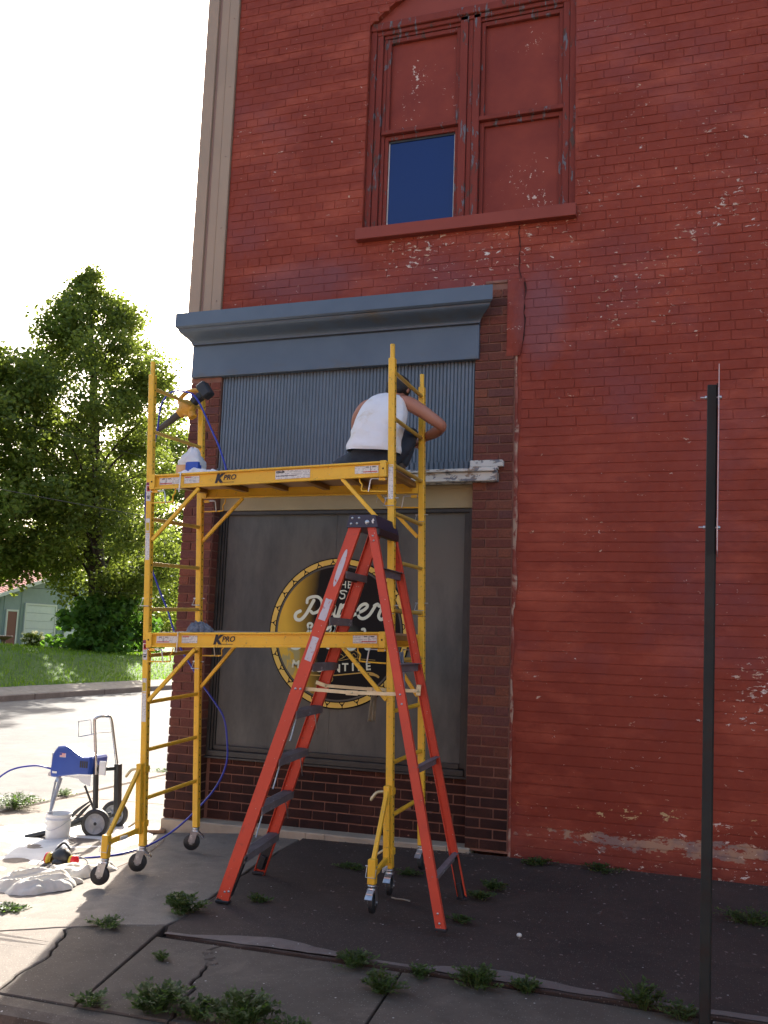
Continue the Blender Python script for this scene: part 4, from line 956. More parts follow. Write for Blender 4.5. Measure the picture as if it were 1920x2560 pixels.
# white zip-rod at the middle of the near rail, left
for A_, zz_ in ((UP, 0), (LO, 0)):
    p = A_[0] + A_[2]*0.262
    part('latch_rod', 'steel', A_[4], lambda m_: m_.tube([p + Vector((0, -.034, .056)), p + Vector((0, -.036, -.03)), p + Vector((-.002, -.036, -.088))], .0055, 8))
# printed stickers
def sticker(parent, p, w, h, up_=None, d=None, lines=None, mat='label', n_=-1):
    d = d or Vector((1, 0, 0)); u_ = up_ or Vector((0, 0, 1)); m_ = MB(); p = Vector(p)
    m_.add([p, p + d*w, p + d*w - u_*h, p - u_*h], [(0, 1, 2, 3)])
    o = m_.build('sticker', mat, parent, fix=False)
    for (fx, fy, fw, fh, mt) in (lines or []):
        q = p + d*w*fx - u_*h*fy + d.cross(u_).normalized()*0.0012*(1 if d.cross(u_).y < 0 else -1); k = MB(); k.add([q, q + d*w*fw, q + d*w*fw - u_*h*fh, q - u_*h*fh], [(0, 1, 2, 3)]); k.build('printed_bar', mt, parent, fix=False)
    return o
YS = -1.5065
for A_ in (UP, LO):
    a, b, d, u_, r_ = A_; L = (b-a).length
    def at(s_, t): return a + d*s_ + u_*t + Vector((0, -.0045, 0))
    warn = [(0.03, .78, .62, .12, 'redink'), (.33, .05, .015, .85, 'ink'), (.12, .12, .14, .10, 'ink'), (.42, .12, .14, .10, 'ink')]
    warnR = [(.36, .74, .60, .12, 'redink'), (.66, .05, .015, .8, 'ink'), (.46, .12, .14, .10, 'ink'), (.74, .12, .14, .10, 'ink')]
    sticker(r_, at(.072, .028), .165, .050, u_, d, warn)
    sticker(r_, at(.278, .030), .125, .052, u_, d, [(.05, .08, .42, .12, 'redink'), (.62, .3, .2, .02, 'ink'), (.58, .75, .22, .02, 'ink')])
    sticker(r_, at(L-.235, .030), .170, .052, u_, d, warnR)
    lg = MB(); put_text(lg, 'K', at(.560, -.001) + Vector((0, -.001, 0)), .084, xdir=d, zdir=u_, shear=.28, bold=.006)
    put_text(lg, 'PRO', at(.648, .004) + Vector((0, -.001, 0)), .052, xdir=d, zdir=u_, shear=.25, bold=.0012)
    k = at(.60, -.028) + Vector((0, -.001, 0)); lg.add([k, k + d*.085, k + d*.085 - u_*.003, k - u_*.003], [(0, 1, 2, 3)])
    lg.build('brand_lettering', 'ink', r_)
a, b, d, u_, r_ = UP
st = sticker(r_, a + d*1.01 + u_*.033 + Vector((0, -.0045, 0)), .265, .062, u_, d, [(.02, .62, .60, .06, 'ink')])
kl = MB(); put_text(kl, 'KELLER', a + d*1.047 + u_*.021 + Vector((0, -.0062, 0)), .019, xdir=d, zdir=u_, shear=.25, bold=.0008); kl.build('maker_lettering', 'ink', r_)
zb_ = Vector((0, 0, 1))
def post_sticker(c, z, h, mat='label', bars=()):
    p = pp_(c, z); u2 = (pp_(c, z+.1) - pp_(c, z)).normalized()
    return sticker(posts[c], p + Vector((-.0175, -PW/2-.0015, 0)), .035, h, u2, Vector((1, 0, 0)), list(bars), mat)
for z in (2.715, 1.56):
    post_sticker('NL', z, .140, 'label', [(.0, .0, 1, .16, 'purpleink'), (.15, .2, .7, .28, 'redink'), (.28, .27, .44, .14, 'label'), (.1, .72, .8, .05, 'ink'), (.2, .8, .6, .08, 'ink')])
    post_sticker('NL', z-.27, .10, 'label', [(0, .0, 1, .12, 'label'), (.1, .3, .8, .6, 'filteryellow')])
    post_sticker('NL', z-.375, .20, 'label')
post_sticker('NR', 2.795, .235, 'label', [(.1, .02, .8, .04, 'filteryellow')])
# casters and outriggers
def caster(base, ang, tilt=0, name='caster', foot=True):
    """base: centre of the tube end; ang: heading of the wheel"""
    c = empty_child(name, SFB); base = Vector(base); r_ = .0625
    off = Vector((math.cos(ang), math.sin(ang), 0))*0.028; ax = Vector((-math.sin(ang), math.cos(ang), 0)); hub = base + off - Vector((0, 0, 0.108))
    f = MB(); f.lathe([(0, 0), (.024, 0), (.026, -.006), (.026, -.014), (.020, -.020), (.026, -.024), (.024, -.032), (0, -.032)], base, (0, 0, 1), 16)
    for s in (-1, 1):
        o = ax*s*.024
        f.bar(base + Vector((0, 0, -.028)) + o + off*.3, hub + o, .05, .004, off, 0, .0)
    f.obox(base + Vector((0, 0, -.030)) + off*.3, (.055, .052, .005), Matrix((off.normalized(), ax, Vector((0, 0, 1)))).transposed())
    f.tube([hub - ax*.030, hub + ax*.030], .008, 10)
    fk = f.build(name, 'steel', SFB)
    wv = MB(); wv.lathe([(.020, -.018), (.046, -.018), (.048, -.014), (r_-.006, -.016), (r_, -.010), (r_, .010), (r_-.006, .016), (.048, .014), (.046, .018), (.020, .018)], hub, ax, 28)
    wv.build('wheel', 'rubber', fk)
    hb = MB(); hb.lathe([(.008, -.0185), (.020, -.0185), (.020, .0185), (.008, .0185)], hub, ax, 16); hb.build('wheel_hub', 'wheelgrey', fk)
    if foot:
        p = MB(); q = base - off*1.1 + Vector((0, 0, -.036))
        dirn = -off.normalized() if foot != 2 else Vector((0, -1, 0))
        q = base + Vector((0, 0, -.030))
        p.obox(q + dirn*.030 + Vector((0, 0, -.012)), (.044, .036, .012), Matrix((dirn.cross(Vector((0,0,1))), dirn, Vector((0, 0, 1)))).transposed() @ Matrix.Rotation(-.6, 3, 'X'), 0, .003)
        p.obox(q + dirn*.055 + Vector((0, 0, -.034)), (.046, .030, .006), Matrix((dirn.cross(Vector((0,0,1))), dirn, Vector((0, 0, 1)))).transposed() @ Matrix.Rotation(-.9, 3, 'X'), 0, .002)
        p.build('brake_pedal', 'steel', fk)
    s2 = MB(); k = hub + Vector((0, 0, .055)) - ax*(.0285 if ax.y > 0 else -.0285); dd = off.normalized()
    s2.add([k - dd*.008, k + dd*.008, k + dd*.008 - Vector((0, 0, .03)), k - dd*.008 - Vector((0, 0, .03))], [(0, 1, 2, 3)]); s2.build('sticker', 'label', fk, fix=False)
    return fk
def empty_child(n_, p): return None
caster(pp_('NL', ZB['NL']-.002), R(205), foot=True); caster(pp_('RL', ZB['RL']-.002), R(200), foot=True)
caster(pp_('NR', ZB['NR']-.002), R(100), foot=2); caster(pp_('RR', ZB['RR']-.002), R(80), foot=True)
for c, xo, zt, zb1, ang, y_o in (('NL', -3.725, .285, .138, R(195), -1.895), ('NR', -1.865, .330, .186, R(95), -1.895)):
    def mk(m_):
        m_.bar((px_(c, .25)-.002, YN-.052, .225), (px_(c, .7)-.002, YN-.052, .70), .040, .040, (0, 1, 0), 0, .004)
        m_.bar((xo, y_o, zb1), (xo, y_o, zt), .048, .048, (0, 1, 0), 0, .004)
        m_.bar((px_(c, .68), YN-.06, .665), (xo, y_o+.012, zt-.012), .026, .026, (1, 0, 0), 0, .003)
        m_.bar((px_(c, .25), YN-.07, .252), (xo, y_o+.025, .235), .022, .036, (1, 0, 0), 0, .003)
        for z in (.66, .29): m_.bar((px_(c, z), YN-.005, z-.022), (px_(c, z), YN-.005, z+.022), .064, .060, (0, 1, 0), 0, .004)
    og = part('outrigger', 'yellow', SFB, mk)
    part('clamp_handle', 'brass', og, lambda m_: (m_.tube(spline([(px_(c, .66)-.03, YN-.04, .66), (px_(c, .66)-.075, YN-.05, .65), (px_(c, .66)-.11, YN-.06, .60)], 4), [.010]*8 + [.006], 6), m_.tube([(px_(c, .3)-.03, YN-.04, .30), (px_(c, .3)-.08, YN-.06, .265)], .008, 6)))
    part('spring_clip', 'steel', og, lambda m_: (m_.tube([(xo-.045, y_o, zb1+.10), (xo+.03, y_o, zb1+.10)], .005, 8), m_.tube([(xo-.035, y_o, zb1+.10), (xo-.035, y_o-.02, zb1+.04), (xo+.028, y_o-.028, zb1+.04), (xo+.03, y_o-.02, zb1+.09)], .003, 6)))
    caster((xo, y_o, zb1-.001), ang, foot=2 if c == 'NR' else False)
    part('worn_patch', 'label', og, lambda m_: m_.box((xo+.02, y_o+.12, .228), (xo+.0275, y_o+.20, .252)))

# ================================================================ STEP LADDER
LD = empty('step_ladder', (-2.1, -1.65, 0.0), 'orange red fibreglass stepladder with a dark blue top standing before the scaffold', 'stepladder')
def ladder_rail(a, b, w, fl, inward, mat='orange'):
    """C channel: web facing along y, flanges turned inward"""
    a = Vector(a); b = Vector(b); d = (b-a).normalized(); side = Vector((0, 1, 0)); side = (side - d*side.y).normalized(); xw = side.cross(d).normalized()
    def mk(m_):
        m_.bar(a, b, .005, w, side)
        for s in (-1, 1): m_.bar(a + xw*s*(w/2-.0025) + side*inward*fl/2, b + xw*s*(w/2-.0025) + side*inward*fl/2, fl, .005, side, 0, .001)
    return part('side_rail', mat, LD, mk), xw, side
fl_t, fl_b = Vector((-2.083, -1.835, 2.335)), Vector((-2.795, -2.00, 0.012)); rl_t, rl_b = Vector((-2.083, -1.445, 2.335)), Vector((-2.915, -1.245, -0.012))
fr_t, fr_b = Vector((-1.975, -1.835, 2.335)), Vector((-1.400, -2.04, 0.030)); rr_t, rr_b = Vector((-1.965, -1.445, 2.335)), Vector((-1.450, -1.335, 0.030))
r1, xw1, sd1 = ladder_rail(fl_b, fl_t, .080, .028, 1); r2, xw2, sd2 = ladder_rail(rl_b, rl_t, .080, .028, -1)
r3, xw3, sd3 = ladder_rail(fr_b, fr_t, .056, .028, 1); r4, xw4, sd4 = ladder_rail(rr_b, rr_t, .056, .028, -1)
def lerp_z(a, b, z): return a.lerp(b, (z-a.z)/(b.z-a.z))
cap = MB()
cp = [(-2.140, 2.325), (-1.925, 2.325), (-1.948, 2.405), (-2.118, 2.405)]
P = [(x, -1.850, z) for x, z in cp] + [(x, -1.425, z) for x, z in cp]
cap.add(P, [(0, 1, 5, 4), (1, 2, 6, 5), (2, 3, 7, 6), (3, 0, 4, 7)]); cap.add([(x, y, z) for y in (-1.850, -1.843) for x, z in cp], [(0, 1, 2, 3), (7, 6, 5, 4), (0, 4, 5, 1)]); cap.add([(x, -1.425, z) for x, z in cp], [(0, 1, 2, 3)])
topcap = cap.build('top_cap', 'navy', LD)
part('cap_skirt', 'black', topcap, lambda m_: (m_.box((-1.958, -1.84, 2.275), (-1.92, -1.43, 2.324), ch=.006),))
def riv(m_, p, r_, ax=(0, -1, 0)): m_.lathe([(r_, 0), (r_*.9, .003), (r_*.4, .0055), (0, .006)], p, ax, 10)
for p, q_ in (((-2.100, -1.850, 2.385), .0085), ((-2.055, -1.850, 2.385), .0085), ((-2.108, -1.850, 2.348), .0085), ((-2.068, -1.850, 2.350), .0085), ((-2.0, -1.850, 2.358), .015)): part('rivet', 'steel', topcap, lambda m_: riv(m_, p, q_))
part('painted_arrow', 'plasticwhite', topcap, lambda m_: m_.add([(-1.965, -1.8515, 2.35), (-1.955, -1.8515, 2.35), (-1.957, -1.8515, 2.365), (-1.950, -1.8515, 2.365), (-1.958, -1.8515, 2.382), (-1.970, -1.8515, 2.366)], [(0, 1, 2, 3, 4, 5)]))
for k in range(7):
    z = 0.275 + 0.2945*k; a = lerp_z(fl_b, fl_t, z) + Vector((0.0, .004, 0)); b = lerp_z(rl_b, rl_t, z) + Vector((0, -.004, 0))
    def mk(m_):
        m_.bar(a + Vector((.008, 0, .0)), b + Vector((.008, 0, 0)), .078, .006, (1, 0, 0))
        for s in (-1, 1): m_.bar(a + Vector((.008+s*.037, 0, -.022)), b + Vector((.008+s*.037, 0, -.022)), .004, .042, (1, 0, 0))
        for s in range(5): m_.bar(a + Vector((.008-.026+s*.013, 0, .0045)), b + Vector((.008-.026+s*.013, 0, .0045)), .005, .003, (1, 0, 0))
    stp = part('step', 'step', LD, mk)
    if k in (1, 2, 3):
        part('step_strut', 'steel', stp, lambda m_: [m_.tube([p0.lerp(p1, .16) + Vector((.02, 0, -.04)), p0 + Vector((.012, 0, -.18))], .004, 6) for p0, p1 in ((a, b), (b, a))])
for k in (0, 2, 4, 6):
    z = 0.275 + 0.2945*k; a = lerp_z(fr_b, fr_t, z); b = lerp_z(rr_b, rr_t, z)
    part('rear_brace', 'step', LD, lambda m_: (m_.bar(a, b, .006, .050, (1, 0, 0)), m_.bar(a + Vector((.012, 0, .024)), b + Vector((.012, 0, .024)), .034, .004, (1, 0, 0)), m_.bar(a + Vector((-.010, .0, .0)), b + Vector((-.010, 0, .0)), .004, .044, (1, 0, 0))))
# boots at the feet
for p, xw, w_, s in ((fl_b, xw1, .084, 1), (fr_b, xw3, .060, 1), (rl_b, xw2, .084, -1), (rr_b, xw4, .060, -1)):
    def mk(m_): m_.box((p.x-w_/2-.004, p.y-.008 if s > 0 else p.y-.036, zg(p.x)+.016), (p.x+w_/2+.004, p.y+.036 if s > 0 else p.y+.008, zg(p.x)+.034), ch=.004)
    part('foot', 'black', LD, mk)
def boot_(a0, w_, s, rail_):
    t = (lambda z: lerp_z(*rail_, z))
    def mk(m_):
        for z0, z1, q in ((.03, .27, 0.0),):
            m_.bar(t(z0) + Vector((0, s*.012, 0)), t(z1) + Vector((0, s*.012, 0)), .012, w_*.86, (0, 1, 0), 0, .003)
            m_.bar(t(z0) + Vector((.0, s*.03, 0)), t(z0+.09) + Vector((0, s*.03, 0)), .030, w_*.5, (0, 1, 0), 0, .003)
    part('foot_plate', 'black', LD, mk)
boot_(0, .080, -1, (rl_b, rl_t)); boot_(0, .056, -1, (rr_b, rr_t))
part('foot_plate', 'black', LD, lambda m_: m_.bar(lerp_z(fl_b, fl_t, .04) + Vector((.035, .02, 0)), lerp_z(fl_b, fl_t, .27) + Vector((.045, .02, 0)), .03, .02, (0, 1, 0)))
# rivets on the near rails, scuffed stickers
for rail_, zs_, par, dy in (((fl_b, fl_t), (.06,), r1, 0), ((fr_b, fr_t), (.06, .11, 1.30, 1.245, 2.24, 2.27), r3, 0)):
    for z in zs_: part('rivet', 'steel', par, lambda m_: riv(m_, lerp_z(*rail_, z) + Vector((0, -.004, 0)), .007))
for x_, z_ in ((-.012, 1.30), (.022, 1.30), (.025, .065)): part('rivet', 'steel', r1, lambda m_: riv(m_, lerp_z(fl_b, fl_t, z_) + Vector((x_, -.004, 0)), .008))
def rail_sticker(z0, z1, w_, oval=False):
    a = lerp_z(fl_b, fl_t, z0); b = lerp_z(fl_b, fl_t, z1); m_ = MB(); d = (b-a); L = d.length; d.normalize(); n_ = 24; c = (a+b)/2 + Vector((0, -.0048, 0))
    if oval: P = [c + d*L/2*math.cos(2*math.pi*k/n_) + xw1*w_/2*math.sin(2*math.pi*k/n_) for k in range(n_)]
    else:
        P = [c + d*(u*L/2 + rb.uniform(-.004, .004)) + xw1*(v*w_/2 + rb.uniform(-.002, .003)) for u, v in [(-1, -1), (-.5, -1), (0, -1), (.5, -1), (1, -1), (1, 0), (1, 1), (.5, 1), (0, 1), (-.5, 1), (-1, 1), (-1, 0)]]
    m_.add(P, [tuple(range(len(P)))]); m_.build('worn_sticker', 'sticker', r1, fix=False)
rail_sticker(1.945, 2.185, .036, True); rail_sticker(1.735, 1.865, .046); rail_sticker(1.475, 1.625, .046)
part('zinc_plate', 'brass', r4, lambda m_: m_.bar(lerp_z(rr_b, rr_t, 2.24) + Vector((0, -.034, 0)), lerp_z(rr_b, rr_t, 2.325) + Vector((0, -.034, 0)), .003, .035, (0, 1, 0)))
# spreaders
for y0, y1, za, xl, xr in ((-1.935, -1.925, 1.335, None, None), (-1.365, -1.37, 1.315, None, None)):
    near = y0 < -1.6
    a = lerp_z(fl_b if near else rl_b, fl_t if near else rl_t, 1.30); b = lerp_z(fr_b if near else rr_b, fr_t if near else rr_t, 1.30); s = 1 if near else -1
    a = a + Vector((.03, s*.034, .0)); b = b + Vector((-.02, s*.034, .0)); mid = a.lerp(b, .52) + Vector((0, 0, -.008))
    def mk(m_):
        m_.bar(a, mid + Vector((.03, 0, 0)), .004, .022, (0, 1, 0), 0, .001); m_.bar(mid - Vector((.03, 0, 0)) + Vector((0, -.005, 0)), b + Vector((0, -.005, 0)), .004, .022, (0, 1, 0), 0, .001)
        m_.bar(mid + Vector((-.04, -.009, 0)), mid + Vector((.04, -.009, 0)), .003, .030, (0, 1, 0), 0, .001)
        for p in (a, mid, b): m_.lathe([(.0075, 0), (.006, .005), (0, .006)], p + Vector((0, -.011, 0)), (0, -1, 0), 10)
    sp_ = part('spreader', 'brass', LD, mk)
    part('spreader_bracket', 'brass', sp_, lambda m_: (m_.bar(a + Vector((-.075, 0, .02)), a + Vector((.01, 0, -.004)), .004, .026, (0, 1, 0), 0, .001), m_.bar(b + Vector((.0, .0, -.03)), b + Vector((.004, 0, .04)), .006, .030, (0, 1, 0), 0, .001)))
# ================================================================ SKIN-MODIFIER FIGURE HELPERS
def skin_mesh(name, verts, edges, mat, parent=None, org=(0, 0, 0), sub=2, root=0):
    me = bpy.data.meshes.new(name); o3 = ORG[parent.name] if parent is not None else Vector(org)
    me.from_pydata([tuple(Vector(v[:3]) - o3) for v in verts], edges, [])
    o = bpy.data.objects.new(name, me); COL.objects.link(o)
    md = o.modifiers.new('skin', 'SKIN'); md.use_smooth_shade = True
    sv = me.skin_vertices[0].data
    for i, v in enumerate(verts):
        r_ = v[3]; sv[i].radius = (r_, r_) if not isinstance(r_, tuple) else r_
        sv[i].use_root = (i == root)
    sb = o.modifiers.new('sub', 'SUBSURF'); sb.levels = sub; sb.render_levels = sub
    bpy.context.view_layer.update()
    m2 = bpy.data.meshes.new_from_object(o.evaluated_get(bpy.context.evaluated_depsgraph_get()))
    bpy.data.objects.remove(o); bpy.data.meshes.remove(me)
    m2.name = name; m2.materials.clear(); m2.materials.append(MT[mat])
    for p in m2.polygons: p.use_smooth = True
    return m2
PX = -2.2
person = empty('person', (-2.25, -1.12, 2.82), 'man in white sleeveless shirt and dark jeans sitting on the upper deck, back to us', 'person')
zo = 0.0
BV = [(-2.245, -1.13, 2.93, .105),   # 0 pelvis
      (-2.24, -1.12, 3.08, .105), (-2.235, -1.07, 3.24, .095), (-2.205, -0.99, 3.31, .092), (-2.18, -0.935, 3.38, .058),   # 1-4 spine
      (-2.165, -0.885, 3.43, .050), (-2.16, -0.845, 3.475, .070), (-2.155, -0.82, 3.525, .074), (-2.15, -0.805, 3.56, .052),   # 5 neck 6-8 head
      (-2.10, -0.965, 3.37, .062), (-2.035, -0.985, 3.365, .060), (-1.925, -0.965, 3.295, .054), (-1.815, -0.93, 3.215, .047), (-1.778, -0.905, 3.190, .041),   # 9-13 right arm
      (-1.87, -0.79, 3.175, .047), (-2.00, -0.655, 3.165, .032), (-2.05, -0.60, 3.16, .029),   # 14-16 forearm, palm
      (-2.28, -0.965, 3.37, .060), (-2.365, -0.985, 3.355, .056), (-2.45, -0.94, 3.27, .044), (-2.47, -0.90, 3.16, .036),   # 17-20 left arm
      (-2.40, -0.76, 3.13, .038), (-2.28, -0.63, 3.115, .027), (-2.235, -0.585, 3.11, .028)]
BE = [(0, 1), (1, 2), (2, 3), (3, 4), (4, 5), (5, 6), (6, 7), (7, 8), (3, 9), (9, 10), (10, 11), (11, 12), (12, 13), (13, 14), (14, 15), (15, 16), (3, 17), (17, 18), (18, 19), (19, 20), (20, 21), (21, 22), (22, 23)]
# legs inside the jeans, feet on the deck
BV += [(-2.15, -1.08, 2.91, .085), (-2.08, -0.90, 3.08, .070), (-2.065, -0.79, 3.19, .055), (-2.09, -0.84, 3.02, .050), (-2.12, -0.87, 2.87, .035),
       (-2.34, -1.08, 2.90, .085), (-2.50, -0.99, 2.90, .070), (-2.60, -0.93, 2.885, .055), (-2.48, -0.86, 2.87, .045), (-2.34, -0.83, 2.86, .035)]
BE += [(0, 24), (24, 25), (25, 26), (26, 27), (27, 28), (0, 29), (29, 30), (30, 31), (31, 32), (32, 33)]
# fingers
def fingers(palm, root, fwd, side, down):
    P0 = Vector(palm); fwd = Vector(fwd).normalized(); side = Vector(side).normalized(); down = Vector(down).normalized()
    for i, (o_, L) in enumerate(((-.027, .070), (-.009, .078), (.009, .073), (.026, .058))):
        b = len(BV); base = P0 + side*o_ + fwd*.03
        q = [base, base + fwd*L*.45 + down*.006, base + fwd*L*.62 + down*L*.30, base + fwd*L*.50 + down*L*.55]
        for j, p in enumerate(q): BV.append((p.x, p.y, p.z, (.0095, .009, .0085, .0075)[j]))
        BE.append((root, b)); BE.extend([(b, b+1), (b+1, b+2), (b+2, b+3)])
    b = len(BV); base = P0 - side*.028 + down*.004
    for j, p in enumerate([base, base - side*.016 + fwd*.024 + down*.012, base - side*.006 + fwd*.046 + down*.024]): BV.append((p.x, p.y, p.z, (.011, .010, .008)[j]))
    BE.append((root, b)); BE.extend([(b, b+1), (b+1, b+2)])
fingers((-2.05, -0.60, 3.16), 16, (-.55, .8, -.1), (-.8, -.55, 0), (0, .1, -1)); fingers((-2.235, -0.585, 3.11), 23, (.4, .9, -.1), (.9, -.4, 0), (0, .1, -1))
body = link('body', skin_mesh('body', BV, BE, 'skin', person), person)
# ears, nose and brow as one face piece set on the head
def ell(m_, c, r3, n_=14, k_=9, Rm=None, jit=0, seed=0, f=None):
    c = Vector(c); Rm = Rm or Matrix.Identity(3); P = []
    for i in range(k_+1):
        th = math.pi*i/k_
        for j in range(n_):
            ph = 2*math.pi*j/n_; v = Vector((r3[0]*math.sin(th)*math.cos(ph), r3[1]*math.sin(th)*math.sin(ph), r3[2]*math.cos(th)))
            if jit: v *= 1 + jit*mnoise.noise(v*18 + Vector((seed, 0, 0)))
            if f: v = f(v)
            P.append(c + Rm @ v)
    m_.add(P, [(i*n_+j, i*n_+(j+1) % n_, (i+1)*n_+(j+1) % n_, (i+1)*n_+j) for i in range(k_) for j in range(n_)], 0, True)
HC = Vector((-2.158, -0.825, 3.505)); HR = Matrix.Rotation(R(-28), 3, 'X') @ Matrix.Rotation(R(-12), 3, 'Z')
def facef(m_):
    ell(m_, HC + HR @ Vector((.078, .0, -.012)), (.010, .020, .031), Rm=HR); ell(m_, HC + HR @ Vector((-.078, .0, -.012)), (.010, .020, .031), Rm=HR)
    ell(m_, HC + HR @ Vector((0, .035, -.045)), (.058, .062, .062), 16, 10, Rm=HR); ell(m_, HC + HR @ Vector((0, .100, -.030)), (.013, .020, .024), Rm=HR)
    ell(m_, HC + HR @ Vector((0, .090, -.062)), (.024, .010, .006), Rm=HR)
part('face', 'skin', person, facef)
part('eye', 'black', person, lambda m_: [ell(m_, HC + HR @ Vector((s*.030, .088, -.008)), (.011, .006, .006), Rm=HR) for s in (-1, 1)])
def hairf(v):
    return v
part('hair', 'hair', person, lambda m_: (ell(m_, HC + HR @ Vector((0, -.014, .022)), (.092, .104, .094), 24, 16, HR, .10, 3), ell(m_, HC + HR @ Vector((0, -.050, -.030)), (.076, .052, .060), 18, 12, HR, .1, 5)))
# sleeveless shirt
secs = [(-2.232, -1.135, 2.962, .188, .140), (-2.230, -1.133, 2.985, .192, .146), (-2.226, -1.125, 3.06, .186, .138), (-2.218, -1.11, 3.13, .187, .136), (-2.206, -1.085, 3.20, .188, .136), (-2.198, -1.055, 3.26, .180, .134),
        (-2.192, -1.025, 3.315, .168, .132), (-2.186, -1.000, 3.36, .152, .120), (-2.180, -0.975, 3.398, .132, .102), (-2.174, -0.950, 3.425, .100, .080), (-2.165, -0.925, 3.442, .064, .060)]
m_ = MB(); P = []; n_ = 72
import itertools
secs = [tuple(a+(b-a)*t for a, b in zip(s0, s1)) for s0, s1 in zip(secs, secs[1:]) for t in (0, .25, .5, .75)] + [secs[-1]]
for i, (cx, cy, cz, hw, hd) in enumerate(secs):
    for k in range(n_):
        a = 2*math.pi*k/n_; ca, sa_ = math.cos(a), math.sin(a)
        rx = math.copysign(abs(ca)**.82, ca); ry_ = math.copysign(abs(sa_)**.82, sa_)
        low_ = max(0, 1-(cz-2.96)/.30); fold = 1-min(1, abs(mnoise.noise(Vector((a*1.1 + cz*2.0, cz*9, 3))))*3.2); fold2 = 1-min(1, abs(mnoise.noise(Vector((a*2.2 - cz*3, cz*20, 8))))*3.0)
        f_ = 1 + 0.05*mnoise.noise(Vector((ca*1.7, sa_*1.7, cz*6))) + .055*fold*(.25+low_) + .035*fold2*low_ + .02*mnoise.noise(Vector((ca*3, sa_*3, cz*3)))
        if cz > 3.35: f_ = 1 + (f_-1)*.35
        tilt = -0.12*rx*hw if cz > 3.26 else 0
        P.append((cx + rx*hw*f_, cy + ry_*hd*f_ + 0.02*(1-abs(rx)), cz + tilt*0.3 - .012*rx))
m_.add(P, [(i*n_+k, i*n_+(k+1) % n_, (i+1)*n_+(k+1) % n_, (i+1)*n_+k) for i in range(len(secs)-1) for k in range(n_)], 0, True)
tank = m_.build('tank_top', 'tank', person)
sbm = tank.modifiers.new('s', 'SUBSURF'); sbm.levels = 1; sbm.render_levels = 2
# jeans
JV = [(-2.235, -1.115, 2.935, (.175, .150)), (-2.235, -1.115, 3.000, (.178, .150)),
      (-2.15, -1.08, 2.915, .108), (-2.085, -0.93, 3.06, .088), (-2.068, -0.81, 3.16, .074), (-2.062, -0.775, 3.19, .058), (-2.085, -0.82, 3.04, .064), (-2.115, -0.865, 2.90, .055),
      (-2.345, -1.08, 2.905, .105), (-2.47, -1.01, 2.900, .088), (-2.575, -0.955, 2.888, .076), (-2.61, -0.92, 2.880, .062), (-2.49, -0.86, 2.872, .060), (-2.37, -0.835, 2.866, .050)]
JE = [(0, 1), (0, 2), (2, 3), (3, 4), (4, 5), (5, 6), (6, 7), (0, 8), (8, 9), (9, 10), (10, 11), (11, 12), (12, 13)]
link('jeans', skin_mesh('jeans', JV, JE, 'jeans', person), person)
for p, q in (((-2.12, -0.87, 2.855), (-2.09, -0.76, 2.845)), ((-2.36, -0.83, 2.855), (-2.22, -0.80, 2.848))):
    part('boot', 'boot', person, lambda m_: (m_.tube([p, Vector(p).lerp(Vector(q), .5) + Vector((0, 0, .004)), q], [.046, .044, .034], 12), m_.tube([Vector(p) + Vector((0, 0, -.005)), Vector(p) + Vector((0, 0, .07))], [.046, .044], 12)))

# ================================================================ THINGS ON THE SCAFFOLD
def hose_part(name, mat, pts, r_, label, cat, n_=8, seg=6):
    m_ = MB(); m_.tube(spline(pts, seg), r_, n_); o = m_.build(name, mat); return tag(o, label, cat)
# leaf blower hung on the post top
LB = empty('leaf_blower', (-3.93, -0.86, 3.46), 'yellow and black battery leaf blower hanging from the top left rung of the scaffold', 'leaf blower')
ax_ = Vector((-.78, -.06, -.56)).normalized(); o0 = Vector((-3.965, -0.885, 3.435)); sx = Vector((0, 1, 0)); up_ = ax_.cross(sx).normalized(); 
if up_.z < 0: up_ = -up_
part('nozzle', 'nozzle', LB, lambda m_: m_.tube([o0 + ax_*.04, o0 + ax_*.10, o0 + ax_*.20, o0 + ax_*.34], [.042, .030, .026, .017], 16, 0))
part('fan_housing', 'toolyellow', LB, lambda m_: (m_.lathe([(.0, -.045), (.05, -.045), (.066, -.030), (.068, 0), (.066, .030), (.05, .045), (0, .045)], o0 - ax_*.01, sx, 24), m_.tube([o0 - ax_*.02 - up_*.02, o0 - ax_*.01 - up_*.10], [.040, .036], 14), m_.tube([o0 + ax_*.02, o0 + ax_*.075], [.050, .040], 14)))
part('handle', 'toolyellow', LB, lambda m_: m_.tube(spline([o0 + ax_*.03 + up_*.05, o0 + up_*.105, o0 - ax_*.09 + up_*.115, o0 - ax_*.17 + up_*.06, o0 - ax_*.18], 5), .018, 10))
part('battery', 'black', LB, lambda m_: m_.obox(o0 - ax_*.215 + up_*.03, (.085, .095, .135), Matrix((ax_, sx, up_)).transposed(), 0, .012))
part('motor_body', 'black', LB, lambda m_: m_.obox(o0 - ax_*.13 + up_*.01, (.12, .07, .06), Matrix((ax_, sx, up_)).transposed(), 0, .010))
